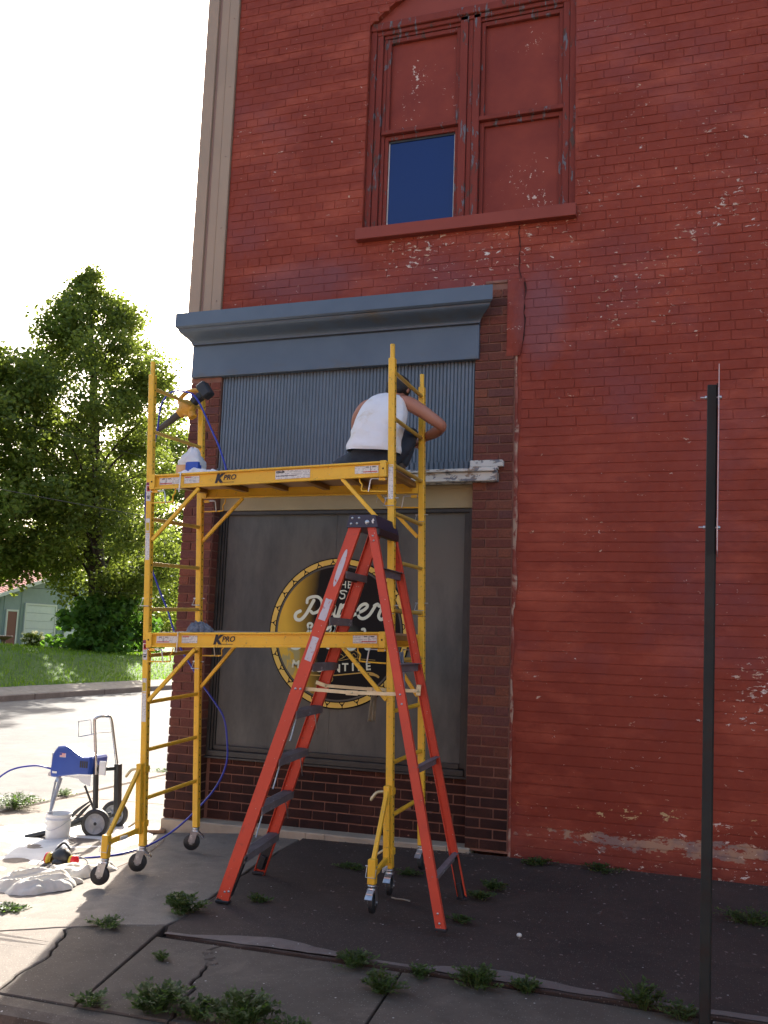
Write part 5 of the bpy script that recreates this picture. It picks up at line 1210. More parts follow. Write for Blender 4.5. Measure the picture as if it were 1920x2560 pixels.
# white tub in a plastic bag
TB = empty('plastic_tub', (-3.70, -1.20, 2.78), 'white plastic tub with blue and orange label at left end of the upper deck', 'tub')
def rr_(cx, cy, w_, d_, z0, z1, r_=.03, n_=5):
    P = []
    for sx_, sy_, a0 in ((1, 1, 0), (-1, 1, 90), (-1, -1, 180), (1, -1, 270)):
        for k in range(n_+1):
            a = R(a0 + 90*k/n_); P.append((cx + sx_*(w_/2-r_) + r_*math.cos(a), cy + sy_*(d_/2-r_) + r_*math.sin(a)))
    return P
def tubf(m_, x, y, w_, d_, levels, mi=0, capend=True):
    rings = [[(p[0], p[1], z) for p in rr_(x, y, w_*s, d_*s, 0, 0)] for z, s in levels]; n_ = len(rings[0]); P = [p for r_ in rings for p in r_]
    m_.add(P, [(i*n_+k, i*n_+(k+1) % n_, (i+1)*n_+(k+1) % n_, (i+1)*n_+k) for i in range(len(rings)-1) for k in range(n_)], mi, True)
    if capend: m_.add(rings[-1], [tuple(range(n_))], mi)
tx, ty, tz = -3.715, -1.15, 2.775
part('tub_body', 'plasticwhite', TB, lambda m_: tubf(m_, tx, ty, .190, .150, [(tz, .97), (tz+.15, 1.0), (tz+.165, .97), (tz+.18, .8)]))
part('label', 'labelblue', TB, lambda m_: m_.box((tx-.012, ty-.0775, tz+.045), (tx+.0945, ty-.02, tz+.145), ch=.002))
part('label', 'labelorange', TB, lambda m_: m_.box((tx-.0945, ty-.0772, tz+.02), (tx-.0125, ty-.03, tz+.125), ch=.002))
def bagf(m_):
    c = Vector((tx-.005, ty, tz+.185))
    P = []; n_ = 28; lv = [(-.045, 1.06), (-.02, 1.08), (.0, 1.0), (.02, .80), (.04, .62), (.062, .50), (.08, .30), (.085, .05)]
    for i, (dz, s) in enumerate(lv):
        for k in range(n_):
            a = 2*math.pi*k/n_; j_ = 1 + .22*mnoise.noise(Vector((math.cos(a)*3, math.sin(a)*3, dz*30))) + (.10*math.sin(a*7+1) if i == 0 else 0)
            P.append((c.x + math.cos(a)*.088*s*j_ + .01*(i > 3), c.y + math.sin(a)*.072*s*j_, c.z + dz + .02*mnoise.noise(Vector((math.cos(a)*2, math.sin(a)*2, 9)))))
    m_.add(P, [(i*n_+k, i*n_+(k+1) % n_, (i+1)*n_+(k+1) % n_, (i+1)*n_+k) for i in range(len(lv)-1) for k in range(n_)], 0, True)
part('plastic_bag', 'bag', TB, bagf)
def crumple(name, mat, c, rx, ry2, h, label, cat, seed=1, n_=44, fold=5.0, zf=None, parent=None, edge=0.25, sub=1, rotz=0):
    """a crumpled sheet lying on a surface: creased height field with a ragged outline"""
    m_ = MB(); P = []; k_ = 34; n_ = 110
    def crease(q, e=1.0):
        t = 1-min(1, abs(mnoise.noise(q))*2.0); return t**1.15
    for i in range(k_+1):
        rr2 = i/k_
        for j in range(n_):
            a = 2*math.pi*j/n_; ca, sa_ = math.cos(a), math.sin(a)
            out = 1 + edge*mnoise.noise(Vector((ca*1.6, sa_*1.6, seed))) + edge*.6*mnoise.noise(Vector((ca*4, sa_*4, seed+5)))
            x, y = rx*rr2*out*ca, ry2*rr2*out*sa_
            q = Vector(((x*.8+y*.6)*fold*.55, (y*.8-x*.6)*fold*1.7, seed*3.1)); q = q + Vector((mnoise.noise(q*.7), mnoise.noise(q*.7+Vector((9, 0, 0))), 0))*.8
            z = h*(.30 + .42*crease(q) + .17*crease(q*1.9 + Vector((5, 1, 2))) + .05*crease(q*4.1 + Vector((2, 7, 1))) + .35*mnoise.noise(q*.5 + Vector((1, 1, 4))))
            z *= min(1, (1-rr2)*3.2)**.55
            dx, dy = .010*mnoise.noise(q*2.2+Vector((3, 3, 3))), .010*mnoise.noise(q*2.2+Vector((8, 3, 3)))
            if rotz: x, y = x*math.cos(rotz)-y*math.sin(rotz), x*math.sin(rotz)+y*math.cos(rotz)
            gx, gy = c[0]+x+dx, c[1]+y+dy
            P.append((gx, gy, (zf(gx, gy) if zf else c[2]) + max(z, 0.0) + .003))
    m_.add(P, [(i*n_+j, i*n_+(j+1) % n_, (i+1)*n_+(j+1) % n_, (i+1)*n_+j) for i in range(k_) for j in range(n_)], 0, True)
    o = m_.build(name, mat, parent, org=c if parent is None else None)
    if label: tag(o, label, cat)
    return o
crumple('cloth', 'tank', (-3.54, -1.34, 2.785), .19, .09, .055, 'crumpled white cloth draped at the left end of the upper deck below the tub', 'cloth', 3, fold=11)
TR = empty('paint_tray', (-3.52, -1.0, 2.79), 'black plastic tray lying on the upper deck beside the white cloth', 'tray')
part('tray_bottom', 'black', TR, lambda m_: m_.box((-3.62, -1.12, 2.785), (-3.36, -0.92, 2.80), ch=.004))
part('tray_rim', 'black', TR, lambda m_: (m_.box((-3.63, -1.13, 2.80), (-3.35, -1.118, 2.835)), m_.box((-3.63, -0.925, 2.80), (-3.35, -0.913, 2.835)), m_.bar((-3.625, -1.02, 2.85), (-3.56, -1.02, 2.82), .2, .006)))
crumple('rag_heap', 'lace', (-3.50, -1.25, 1.628), .105, .09, .085, 'heap of blue grey netting lying on the lower deck by the left rear post', 'rag', 8, fold=26, edge=.35)
def hanging(name, mat, top, w_, L, label, cat, seed, sway=.02, ax=(1, 0, 0)):
    m_ = MB(); P = []; n_ = 9; k_ = 14; ax = Vector(ax)
    for s in (0, 1):
        for i in range(k_+1):
            t = i/k_
            for j in range(n_+1):
                u = j/n_ - .5; fo = .012*math.sin(u*14+seed) + .012*mnoise.noise(Vector((u*4, t*3, seed)))
                wv = w_*(.75 + .5*t + .25*mnoise.noise(Vector((0, t*3, seed+3))))
                p = Vector(top) + ax*(u*wv + sway*t) + ax.cross(Vector((0, 0, 1)))*(fo + s*.006) + Vector((0, 0, -t*L*(1 + .15*mnoise.noise(Vector((u*5, 0, seed))))))
                P.append(p)
    f = []; q = (k_+1)*(n_+1)
    for s in (0, 1):
        for i in range(k_):
            for j in range(n_): a = s*q + i*(n_+1)+j; f.append((a, a+1, a+n_+2, a+n_+1))
    for i in range(k_):
        for j in (0, n_): a = i*(n_+1)+j; f.append((a, a+n_+1, q+a+n_+1, q+a))
    for j in range(n_): f.append((j, j+1, q+j+1, q+j)); a = k_*(n_+1)+j; f.append((a, a+1, q+a+1, q+a))
    m_.add(P, f, 0, True); return tag(m_.build(name, mat, org=top), label, cat)
hanging('rag', 'ragblue', (-1.905, -1.36, 1.545), .06, .27, 'pale blue grey rag hanging over the rear brace of the stepladder', 'rag', 2, .005)
hanging('rag', 'ragtan', (-2.07, -1.40, 1.255), .05, .17, 'dull tan rag hanging between the ladder spreaders and the right scaffold post', 'rag', 6, -.01)
# blue airless hose
hose_part('spray_hose', 'blue', [(-5.28, -0.52, .43), (-5.38, -0.62, .46), (-5.50, -0.80, .42), (-5.55, -1.0, .25), (-5.50, -1.08, .06), (-5.33, -1.16, -.085), (-5.05, -1.30, -.105), (-4.80, -1.36, -.10), (-4.58, -1.31, -.085), (-4.34, -1.20, -.065), (-4.19, -1.03, -.055), (-4.12, -0.74, -.035),
     (-3.98, -0.60, .075), (-3.80, -0.58, .25), (-3.65, -0.58, .43), (-3.575, -0.58, .61), (-3.57, -0.60, .79), (-3.61, -0.60, .96), (-3.70, -0.60, 1.08), (-3.81, -0.60, 1.20), (-3.93, -0.60, 1.35), (-4.04, -0.60, 1.49), (-4.12, -0.60, 1.64), (-4.19, -0.60, 1.80), (-4.28, -0.62, 1.99), (-4.35, -0.68, 2.24), (-4.36, -0.78, 2.7),
     (-4.24, -0.90, 3.10), (-4.20, -0.92, 3.26), (-4.18, -0.94, 3.38), (-4.15, -0.96, 3.47), (-4.09, -0.97, 3.54), (-4.02, -0.97, 3.565), (-3.94, -0.97, 3.555), (-3.865, -0.97, 3.53), (-3.80, -0.97, 3.46), (-3.735, -0.97, 3.35), (-3.655, -0.98, 3.21), (-3.58, -1.0, 3.09), (-3.49, -1.04, 2.92), (-3.46, -1.05, 2.815)], .0078,
     'blue spray hose looping from the paint sprayer up over the scaffold to the top deck', 'hose', 8, 8)

# ================================================================ PAINT SPRAYER AND THINGS ON THE DROP CLOTH
PSX = empty('paint_sprayer', (-4.95, -0.35, -0.12), 'blue airless paint sprayer on a black two wheeled hand cart by the kerb', 'paint sprayer')
GZ = -0.118
for y_, xx in ((-.43, -4.855), (-.02, -4.955)):
    wh = part('wheel', 'rubber', PSX, lambda m_: m_.lathe([(.085, -.024), (.108, -.026), (.118, -.020), (.121, 0), (.118, .020), (.108, .026), (.085, .024)], (xx, y_, GZ+.121), (-0.30, 1, 0), 36))
    hb = part('hub', 'wheelgrey', wh, lambda m_: (m_.lathe([(.0, -.014), (.030, -.016), (.034, -.006), (.078, -.006), (.082, -.018), (.088, -.022), (.088, .022), (0, .020)], (xx, y_, GZ+.121), (-0.30, 1, 0), 30),))
    def spokes(m_):
        axw = Vector((-.30, 1, 0)).normalized(); e1 = Vector((1, .30, 0)).normalized()
        for k in range(6):
            a = k*math.pi/3 + .3; d = e1*math.cos(a) + Vector((0, 0, 1))*math.sin(a); c = Vector((xx, y_, GZ+.121)) - axw*.010
            m_.bar(c + d*.03, c + d*.080, .010, .007, axw)
    part('spoke', 'wheelgrey', wh, spokes); part('axle_cap', 'black', wh, lambda m_: m_.lathe([(0, -.022), (.012, -.020), (.015, -.012), (.015, 0)], (xx, y_, GZ+.121), (-.30, 1, 0), 12))
def cartf(m_):
    m_.bar((-4.885, -.40, .035), (-4.915, -.40, .475), .045, .030, (0, 1, 0), 0, .004); m_.bar((-4.775, -.24, .03), (-4.805, -.24, .475), .06, .045, (0, 1, 0), 0, .004)
    m_.bar((-4.86, -.43, GZ+.121), (-4.955, -.02, GZ+.121), .020, .020, (0, 0, 1)); m_.bar((-4.90, -.40, .44), (-4.80, -.24, .44), .03, .03, (0, 0, 1), 0, .003)
    m_.tube([(-4.92, -.42, .06), (-5.10, -.60, -.045), (-5.31, -.74, -.100)], [.020, .024, .022], 10); m_.tube([(-4.85, -.22, .05), (-5.05, -.36, -.02), (-5.18, -.50, -.06)], .018, 10)
    m_.bar((-5.31, -.74, -.102), (-5.05, -.55, -.04), .045, .018, (0.6, -.8, 0), 0, .004)
    m_.tube([(-4.90, -.40, .10), (-5.0, -.42, .30)], .010, 8)
part('cart_frame', 'cart', PSX, cartf)
part('bracket_plate', 'plasticwhite', PSX, lambda m_: (m_.box((-4.865, -.43, .40), (-4.80, -.415, .515), ch=.004), m_.add([(-5.24, -.44, .365), (-4.93, -.44, .395), (-4.93, -.44, .30), (-5.02, -.44, .325), (-5.06, -.44, .355)], [(0, 1, 2, 3, 4)])))
part('cart_handle', 'chrome', PSX, lambda m_: (m_.tube(spline([(-4.895, -.42, .40), (-4.925, -.42, .65), (-4.950, -.42, .835), (-4.942, -.415, .868), (-4.915, -.39, .882), (-4.885, -.35, .882), (-4.865, -.31, .865), (-4.838, -.28, .68), (-4.805, -.25, .45)], 6), .0125, 10), m_.tube([(-4.96, -.42, .74), (-4.84, -.29, .75)], .004, 6)))
part('hose_hook', 'steel', PSX, lambda m_: m_.tube([(-4.955, -.40, .735), (-5.10, -.42, .70), (-5.115, -.42, .83), (-5.0, -.40, .85), (-4.985, -.40, .72)], .0055, 6))
def shellf(m_):
    poly = [(-5.325, .355), (-5.335, .40), (-5.320, .545), (-5.30, .585), (-5.275, .612), (-5.20, .620), (-5.165, .612), (-5.075, .562), (-5.02, .542), (-4.93, .548), (-4.915, .53), (-4.925, .40), (-5.06, .392), (-5.20, .368), (-5.29, .352)]
    inn = [(-5.12 + (x+5.12)*.93, .46 + (z-.46)*.90) for x, z in poly]; n_ = len(poly)
    for ya, yb in ((-.455, -.475), (-.245, -.225)):
        pass
    lay_ = [(-.475, inn), (-.455, poly), (-.245, poly), (-.225, inn)]
    P = [(x, y, z) for y, pl in lay_ for x, z in pl]
    m_.add(P, [(i*n_+k, i*n_+(k+1) % n_, (i+1)*n_+(k+1) % n_, (i+1)*n_+k) for i in range(3) for k in range(n_)] + [tuple(range(n_)), tuple(range(4*n_-1, 3*n_-1, -1))])
shell_ = part('sprayer_cover', 'blueshell', PSX, shellf)
part('vent', 'black', shell_, lambda m_: [m_.box((-5.025+.021*k, -.4775, .455), (-5.010+.021*k, -.4755, .510)) for k in range(4)])
part('flag_sticker', 'plasticwhite', shell_, lambda m_: m_.box((-5.235, -.4775, .528), (-5.175, -.4755, .562)))
part('flag_stripe', 'redink', shell_, lambda m_: [m_.box((-5.232, -.4785, .532+.0085*k), (-5.178, -.4777, .536+.0085*k)) for k in range(4)] and None)
part('flag_canton', 'flagblue', shell_, lambda m_: m_.box((-5.2345, -.4790, .545), (-5.213, -.4786, .5605)))
part('sticker', 'plasticwhite', shell_, lambda m_: m_.box((-5.30, -.4775, .388), (-5.255, -.4755, .405)))
part('pump_front', 'steel', PSX, lambda m_: (m_.box((-5.355, -.43, .40), (-5.33, -.28, .55), ch=.004), m_.tube([(-5.30, -.38, .355), (-5.30, -.40, .30)], .022, 10), m_.tube([(-5.335, -.42, .37), (-5.335, -.46, .375)], .02, 10)))
part('suction_tube', 'wheelgrey', PSX, lambda m_: (m_.tube(spline([(-5.25, -.42, .34), (-5.235, -.50, .20), (-5.17, -.62, .10), (-5.10, -.70, .06)], 6), .016, 10), m_.tube(spline([(-5.30, -.42, .32), (-5.28, -.48, .15), (-5.17, -.62, .06), (-5.09, -.69, .03)], 6), .009, 8)))
part('power_cord', 'rubber', PSX, lambda m_: [m_.tube(spline([(-4.93, -.42, .18), (-5.04-.01*k, -.44, .08), (-5.13+.012*k, -.45, -.02+.01*k), (-5.10, -.47, -.05), (-5.0, -.44, .06+.01*k), (-4.93, -.42, .15)], 5), .0055, 6) for k in range(4)] and None)
BK = empty('paint_bucket', (-5.06, -0.66, -0.11), 'small white plastic bucket with the suction tube of the sprayer in it', 'bucket')
bc = Vector((-5.055, -0.66, -0.108))
part('bucket_body', 'plasticwhite', BK, lambda m_: m_.lathe([(0, 0), (.088, 0), (.094, .005), (.098, .10), (.100, .165), (.106, .168), (.106, .176), (.100, .176), (.101, .205), (.105, .208), (.105, .216), (.098, .216), (.092, .03), (0, .03)], bc, (0, 0, 1), 32))
part('bucket_handle', 'steel', BK, lambda m_: m_.tube(spline([bc + Vector((-.107, 0, .17)), bc + Vector((-.07, -.085, .12)), bc + Vector((0, -.115, .095)), bc + Vector((.07, -.085, .12)), bc + Vector((.107, 0, .17))], 5), .0025, 6))
# drop cloth
m_ = MB(); out = [(-5.85, -0.55), (-5.56, -0.26), (-5.05, 0.10), (-4.62, 0.02), (-4.40, -0.30), (-4.28, -0.80), (-4.26, -1.35), (-4.10, -1.75), (-4.14, -2.05), (-4.60, -2.25), (-5.3, -2.45), (-6.1, -2.3), (-6.3, -1.4), (-6.2, -0.8)]
cc = Vector((-5.15, -1.15)); oo = spline([Vector((x, y, 0)) for x, y in out + out[:1]], 6)[:-1]; n_ = len(oo); k_ = 26; P = []
for i in range(k_+1):
    t = i/k_
    for p in oo:
        x = cc.x + (p.x-cc.x)*t; y = cc.y + (p.y-cc.y)*t
        rg_ = 1-abs(mnoise.noise(Vector((x*2.6, y*3.4, 2)))*1.7); r2_ = 1-abs(mnoise.noise(Vector((x*7, y*6, 7)))*1.7)
        z = zg(x) + .010 + .022*max(0, rg_-.55)/.45 + .010*max(0, r2_-.5)
        if i == k_: z = zg(x) + .001
        P.append((x, y, z))
m_.add(P, [(i*n_+j, i*n_+(j+1) % n_, (i+1)*n_+(j+1) % n_, (i+1)*n_+j) for i in range(k_) for j in range(n_)], 0, True)
tag(m_.build('drop_cloth', 'canvas2', org=(-5.15, -1.15, -.12)), 'large white drop cloth spread flat over the sunlit corner of the sidewalk', 'drop cloth')
crumple('canvas_bundle', 'canvas', (-4.17, -2.02, -.09), .27, .19, .095, 'bunched up pale canvas with sharp folds at the edge of the drop cloth', 'canvas', 12, fold=5.6, zf=lambda x, y: zg(x), edge=.35, n_=60, rotz=.3)
crumple('canvas_fold', 'canvas', (-4.11, -1.63, -.08), .26, .12, .09, 'rolled up fold of canvas between the respirator and the front caster', 'canvas', 15, fold=5, zf=lambda x, y: zg(x), edge=.25, rotz=1.0)
crumple('canvas_roll', 'canvas', (-4.55, -2.28, -.09), .34, .13, .08, 'flat grey white canvas roll left of the bunched canvas at the picture edge', 'canvas', 19, fold=3.6, zf=lambda x, y: zg(x), edge=.2, rotz=-.35)
# respirator
RS = empty('respirator', (-4.42, -1.42, -.09), 'black half mask respirator with red and yellow cartridges lying on the drop cloth', 'respirator'); rc = Vector((-4.42, -1.42, -.085))
part('face_piece', 'black', RS, lambda m_: (ell(m_, rc + Vector((0, 0, .065)), (.075, .060, .062), 20, 12, Matrix.Rotation(.3, 3, 'Y'), .15, 2), m_.tube(spline([rc + Vector((-.06, .0, .10)), rc + Vector((-.01, .02, .155)), rc + Vector((.06, .01, .12))], 5), .009, 8), ell(m_, rc + Vector((.0, -.045, .03)), (.05, .03, .03), 14, 8)))
for s in (-1, 1):
    c_ = rc + Vector((s*.105, -.01, .045)); 
    part('filter_cartridge', 'filterred', RS, lambda m_: m_.lathe([(0, .02), (.030, .02), (.038, .016), (.040, .008), (.040, -.004), (0, -.004)], c_ + Vector((s*.006, 0, 0)), (s, -.1, .15), 20))
    part('filter_band', 'filteryellow', RS, lambda m_: m_.lathe([(.0405, -.022), (.043, -.016), (.043, -.002), (.0405, .0), (.02, -.03)], c_ + Vector((s*.008, 0, 0)), (s, -.1, .15), 20))
part('strap', 'nozzle', RS, lambda m_: (m_.tube(spline([rc + Vector((-.09, .01, .06)), rc + Vector((-.13, -.06, .03)), rc + Vector((-.12, -.12, .006)), rc + Vector((-.05, -.10, .02))], 5), .004, 6), m_.tube(spline([rc + Vector((.09, .01, .08)), rc + Vector((.16, .06, .05)), rc + Vector((.20, .02, .02)), rc + Vector((.12, -.02, .02))], 5), .004, 6)))
# board by the corner
bd = MB(); bd.bar((-4.58, 0.10, -.075), (-4.50, -.12, -.085), .22, .03, (1, 0, 0), 0, .004); tag(bd.build('wooden_board', 'wood', org=(-4.55, 0, -.1)), 'short brown wooden board lying on the walk at the corner of the brick pier', 'board')
cd = MB(); cd.tube(spline([(-5.6, .3, -.115), (-5.2, .55, -.118), (-4.8, .42, -.118), (-4.55, .30, -.118)], 6), .006, 6); tag(cd.build('extension_cord', 'wood', org=(-5, .4, -.11)), 'thin brown cord trailing over the sunlit walk behind the sprayer', 'cord')
tw = MB(); tw.tube(spline([(-4.30, -.2, -.09), (-4.02, -.9, -.05), (-3.95, -1.45, -.045), (-4.0, -1.6, -.045)], 8), .003, 5); tag(tw.build('twine', 'wood', org=(-4.1, -1, -.05)), 'thin tan string on the walk under the left end of the scaffold', 'string')
# ================================================================ SIGN POST
SPO = empty('sign_post', (0.0, -2.74, 0), 'dark grey square steel sign post with its sign seen edge on, right of the ladder', 'sign post')
a, b = Vector((-0.016, -2.74, -.25)), Vector((0.0605, -2.74, 2.883)); dd = (b-a).normalized(); xx_ = Vector((dd.z, 0, -dd.x))
def postf(m_):
    m_.bar(a, b, .046, .043, (0, 1, 0), 0, .003)
post = part('post', 'post', SPO, postf)
part('post_flange', 'post', post, lambda m_: m_.bar(a + xx_*.0245 + Vector((0, .012, 0)) + dd*.2, b + xx_*.0245 + Vector((0, .012, .012)), .022, .006, (0, 1, 0)))
c1, c2 = a.lerp(b, .742) + xx_*.032, b + xx_*.032 + dd*.062
plate = part('sign_plate', 'signback', SPO, lambda m_: m_.bar(c1, c2, .305, .0028, (0.02, 1, 0)))
for z in (2.825, 2.198):
    p = lerp_z(a, b, z)
    part('bolt', 'steel', SPO, lambda m_: (m_.tube([p - xx_*.052, p + xx_*.045], .004, 8), m_.lathe([(.009, 0), (.009, .009), (0, .009)], p - xx_*.0225, -xx_, 6), m_.lathe([(.010, 0), (.008, .009), (0, .010)], p + xx_*.0345, xx_, 10)))
    part('backing_strip', 'steel', SPO, lambda m_: m_.bar(p + xx_*.0295 - dd*.045, p + xx_*.0295 + dd*.045, .028, .003, (0, 1, 0)))
# ================================================================ ACROSS THE STREET
GX = -40.0
GA = empty('garage', (GX, 44, 0.5), 'pale green garage with red metal roof and white overhead doors behind the big tree', 'garage')
y0g, y1g, yr = 33.0, 55.0, 44.0; ze, zr = 2.15, 5.35; gz = .45
def gw(m_):
    m_.add([(GX, y0g, gz), (GX, y1g, gz), (GX, y1g, ze), (GX, yr, zr), (GX, y0g, ze), (GX-12, y0g, gz), (GX-12, y1g, gz), (GX-12, y1g, ze), (GX-12, yr, zr), (GX-12, y0g, ze)],
        [(0, 1, 2, 3, 4), (5, 9, 8, 7, 6), (0, 4, 9, 5), (1, 6, 7, 2)])
gwall = part('wall', 'sage', GA, gw)
part('batten', 'sage', gwall, lambda m_: [m_.box((GX, y0g+.3*k, gz), (GX+.025, y0g+.3*k+.05, ze + (zr-ze)*(1-abs(y0g+.3*k-yr)/11)-.02)) for k in range(1, 73) if not (38.5 < y0g+.3*k < 39.8 or 40.1 < y0g+.3*k < 43.3 or 44.1 < y0g+.3*k < 47.7)] and None)
def roofp(m_, s):
    ye = y0g-.35 if s < 0 else y1g+.35; zz = ze-.10
    m_.add([(GX+.45, ye, zz), (GX-12.4, ye, zz), (GX-12.4, yr, zr+.03), (GX+.45, yr, zr+.03), (GX+.45, ye, zz+.09), (GX-12.4, ye, zz+.09), (GX-12.4, yr, zr+.12), (GX+.45, yr, zr+.12)], [(0, 1, 2, 3), (7, 6, 5, 4), (0, 4, 5, 1), (3, 2, 6, 7), (0, 3, 7, 4), (1, 5, 6, 2)])
    for k in range(34):
        x = GX+.40-.38*k; m_.bar((x, ye, zz+.105), (x, yr, zr+.135), .045, .05, (1, 0, 0))
part('roof', 'redroof', GA, lambda m_: roofp(m_, -1)); part('roof', 'redroof', GA, lambda m_: roofp(m_, 1))
part('rake_board', 'trim', GA, lambda m_: (m_.bar((GX+.47, y0g-.35, ze-.10), (GX+.47, yr, zr+.03), .03, .20, (1, 0, 0)), m_.bar((GX+.47, yr, zr+.03), (GX+.47, y1g+.35, ze-.10), .03, .20, (1, 0, 0))))
def door(ya, yb, zt, mat, name, frame_w=.12):
    d = part(name, mat, GA, lambda m_: [m_.box((GX+.02, ya, gz+.12+(zt-gz-.12)*k/5+.006), (GX+.06, yb, gz+.12+(zt-gz-.12)*(k+1)/5-.006), ch=.01) for k in range(5)] and None if name == 'overhead_door' else m_.box((GX+.02, ya, gz+.1), (GX+.07, yb, zt)))
    part('door_frame', 'trim', d, lambda m_: (m_.box((GX+.01, ya-frame_w, gz), (GX+.09, ya-.003, zt+frame_w)), m_.box((GX+.01, yb+.003, gz), (GX+.09, yb+frame_w, zt+frame_w)), m_.box((GX+.01, ya-.002, zt+.003), (GX+.09, yb+.002, zt+frame_w))))
    return d
door(38.72, 39.52, 2.56, 'browndoor', 'side_door'); door(40.35, 43.10, 3.02, 'whitedoor', 'overhead_door'); door(44.25, 47.3, 3.02, 'whitedoor', 'overhead_door')
part('base_block', 'slabmid', GA, lambda m_: m_.box((GX+.03, 43.3, gz-.1), (GX+.12, 44.1, gz+.55)))
BB = empty('bird_bath', (-29, 26.0, .62), 'brown bird bath on the lawn at the left edge in front of the garage', 'bird bath')
zb0 = zl(-29, 26)
part('pedestal', 'iron', BB, lambda m_: m_.lathe([(.0, 0), (.19, 0), (.17, .06), (.09, .12), (.085, .40), (.12, .50), (0, .50)], (-29, 26.0, zb0), (0, 0, 1), 18))
part('basin', 'iron', BB, lambda m_: m_.lathe([(.0, .50), (.16, .50), (.36, .60), (.40, .66), (.37, .67), (.30, .62), (0, .58)], (-29, 26.0, zb0), (0, 0, 1), 22))

def leaves(name, mat, centers, radii, counts, size, parent=None, org=None, squash=.75, seed=1, hang=.35):
    """many small folded leaves scattered in clumps"""
    g = np.random.default_rng(seed); Vs = []; total = int(sum(counts))
    C_ = np.repeat(np.array(centers, float), counts, axis=0); Rr = np.repeat(np.array(radii, float), counts)
    d = g.normal(size=(total, 3)); d /= np.linalg.norm(d, axis=1)[:, None]; rr_ = g.random(total)**.45
    p = C_ + d*(rr_*Rr)[:, None]*np.array([1, 1, squash])
    n = g.normal(size=(total, 3)); n[:, 2] = np.abs(n[:, 2])*.9+hang; n /= np.linalg.norm(n, axis=1)[:, None]
    t = g.normal(size=(total, 3)); t -= n*(t*n).sum(1)[:, None]; t /= np.linalg.norm(t, axis=1)[:, None]; b = np.cross(n, t)
    s = size*(.65+.7*g.random(total))[:, None]
    v0 = p - t*s*.5; v1 = p + b*s*.36 + n*s*.10 + t*s*.05; v2 = p + t*s*.55; v3 = p - b*s*.36 + n*s*.10 + t*s*.05
    Vv = np.stack([v0, v1, v2, v3], 1).reshape(-1, 3)
    o3 = ORG[parent.name] if parent is not None else Vector(org)
    Vv = Vv - np.array(o3)
    me = bpy.data.meshes.new(name); me.vertices.add(len(Vv)); me.vertices.foreach_set('co', Vv.astype(np.float32).ravel())
    k = np.arange(total)*4; idx = np.stack([k, k+1, k+2, k, k+2, k+3], 1).ravel()
    me.loops.add(len(idx)); me.loops.foreach_set('vertex_index', idx.astype(np.int32)); nf = total*2
    me.polygons.add(nf); me.polygons.foreach_set('loop_start', (np.arange(nf)*3).astype(np.int32)); me.polygons.foreach_set('loop_total', np.full(nf, 3, np.int32))
    me.materials.append(MT[mat]); me.update(calc_edges=True); me.validate()
    return link(name, me, parent, o3)
LOS = Vector((-.588, .81, 0)); LAT = Vector((.81, .588, 0))
def crown_axis(z): return float(np.interp(z, [0, 2.5, 5, 8, 11, 14, 16.2], [0, -.1, -.45, -.65, -.9, -1.3, -1.45]))
def tree(base, label, H, prof, mat, dens=1.0, size=.17, seed=1, lean=crown_axis, trunk_r=.40, nl=34, name='tree', clump=.95, group=None, lowz=1.6):
    T_ = empty(name, base, label, 'tree', group); g = random.Random(seed); base = Vector(base)
    def ax(z): return base + LAT*lean(z) + Vector((0, 0, z))
    def tf(m_):
        zs_ = np.linspace(-.2, H*.93, 18)
        m_.tube([ax(z) + Vector((.06*mnoise.noise(Vector((z, 1, seed))), .06*mnoise.noise(Vector((z, 5, seed))), 0)) for z in zs_], [trunk_r*(1.35 if z < .1 else 1)*max(.05, (1-z/H)**.8) for z in zs_], 14, 0, False)
    tr_ = part('trunk', 'bark', T_, tf)
    cents = []; rads = []; cnt = []; limbs = []
    zs2 = [p[0] for p in prof]; rs2 = [p[1] for p in prof]
    tot = int(nl*7)
    for i in range(tot):
        z = zs2[0] + (zs2[-1]-zs2[0])*(i+.5)/tot + g.uniform(-.3, .3); Rz = float(np.interp(z, zs2, rs2)); Rz *= 1 + .18*mnoise.noise(Vector((z*.7, seed, 0)))
        a = g.uniform(0, 2*math.pi); Rz *= 1 + .30*mnoise.noise(Vector((math.cos(a)*1.4, math.sin(a)*1.4, z*.45+seed)))
        q = g.random()**.42; rr_ = Rz*q; c = ax(z) + LAT*math.cos(a)*rr_ + LOS*math.sin(a)*rr_
        cents.append(c); r_ = clump*(.55+.65*g.random())*(.6 if Rz < 1.2 else 1); rads.append(r_); cnt.append(int(170*dens*r_*r_/(clump*clump)))
        if i % 7 == 0 and z < H*.9: limbs.append((z, c))
    def lf(m_):
        for z, c in limbs:
            s0 = ax(max(1.2, z-1.4-.06*z)); mid = s0.lerp(c, .5) + Vector((0, 0, .25)); r_ = trunk_r*.22*(1-z/H)+.02
            m_.tube(spline([s0, mid, c], 4), [r_*(1-.085*k) for k in range(9)], 7, 0, False)
    part('limbs', 'bark', tr_, lf)
    leaves('crown', mat, cents, rads, cnt, size, T_, seed=seed); return T_
tree((-22, 23.0, .80), 'tall broad leaf tree with a dark trunk rising from the lawn across the street', 14.9,
     [(2.3, 1.8), (3.2, 2.7), (4.5, 3.1), (6, 3.4), (8, 3.5), (10, 3.3), (11.3, 2.8), (12.3, 2.2), (13.2, 1.6), (14.1, 1.0), (14.9, .35)], 'leaf', 1.35, .15, 3, nl=54, clump=.80, group='trees across the street')
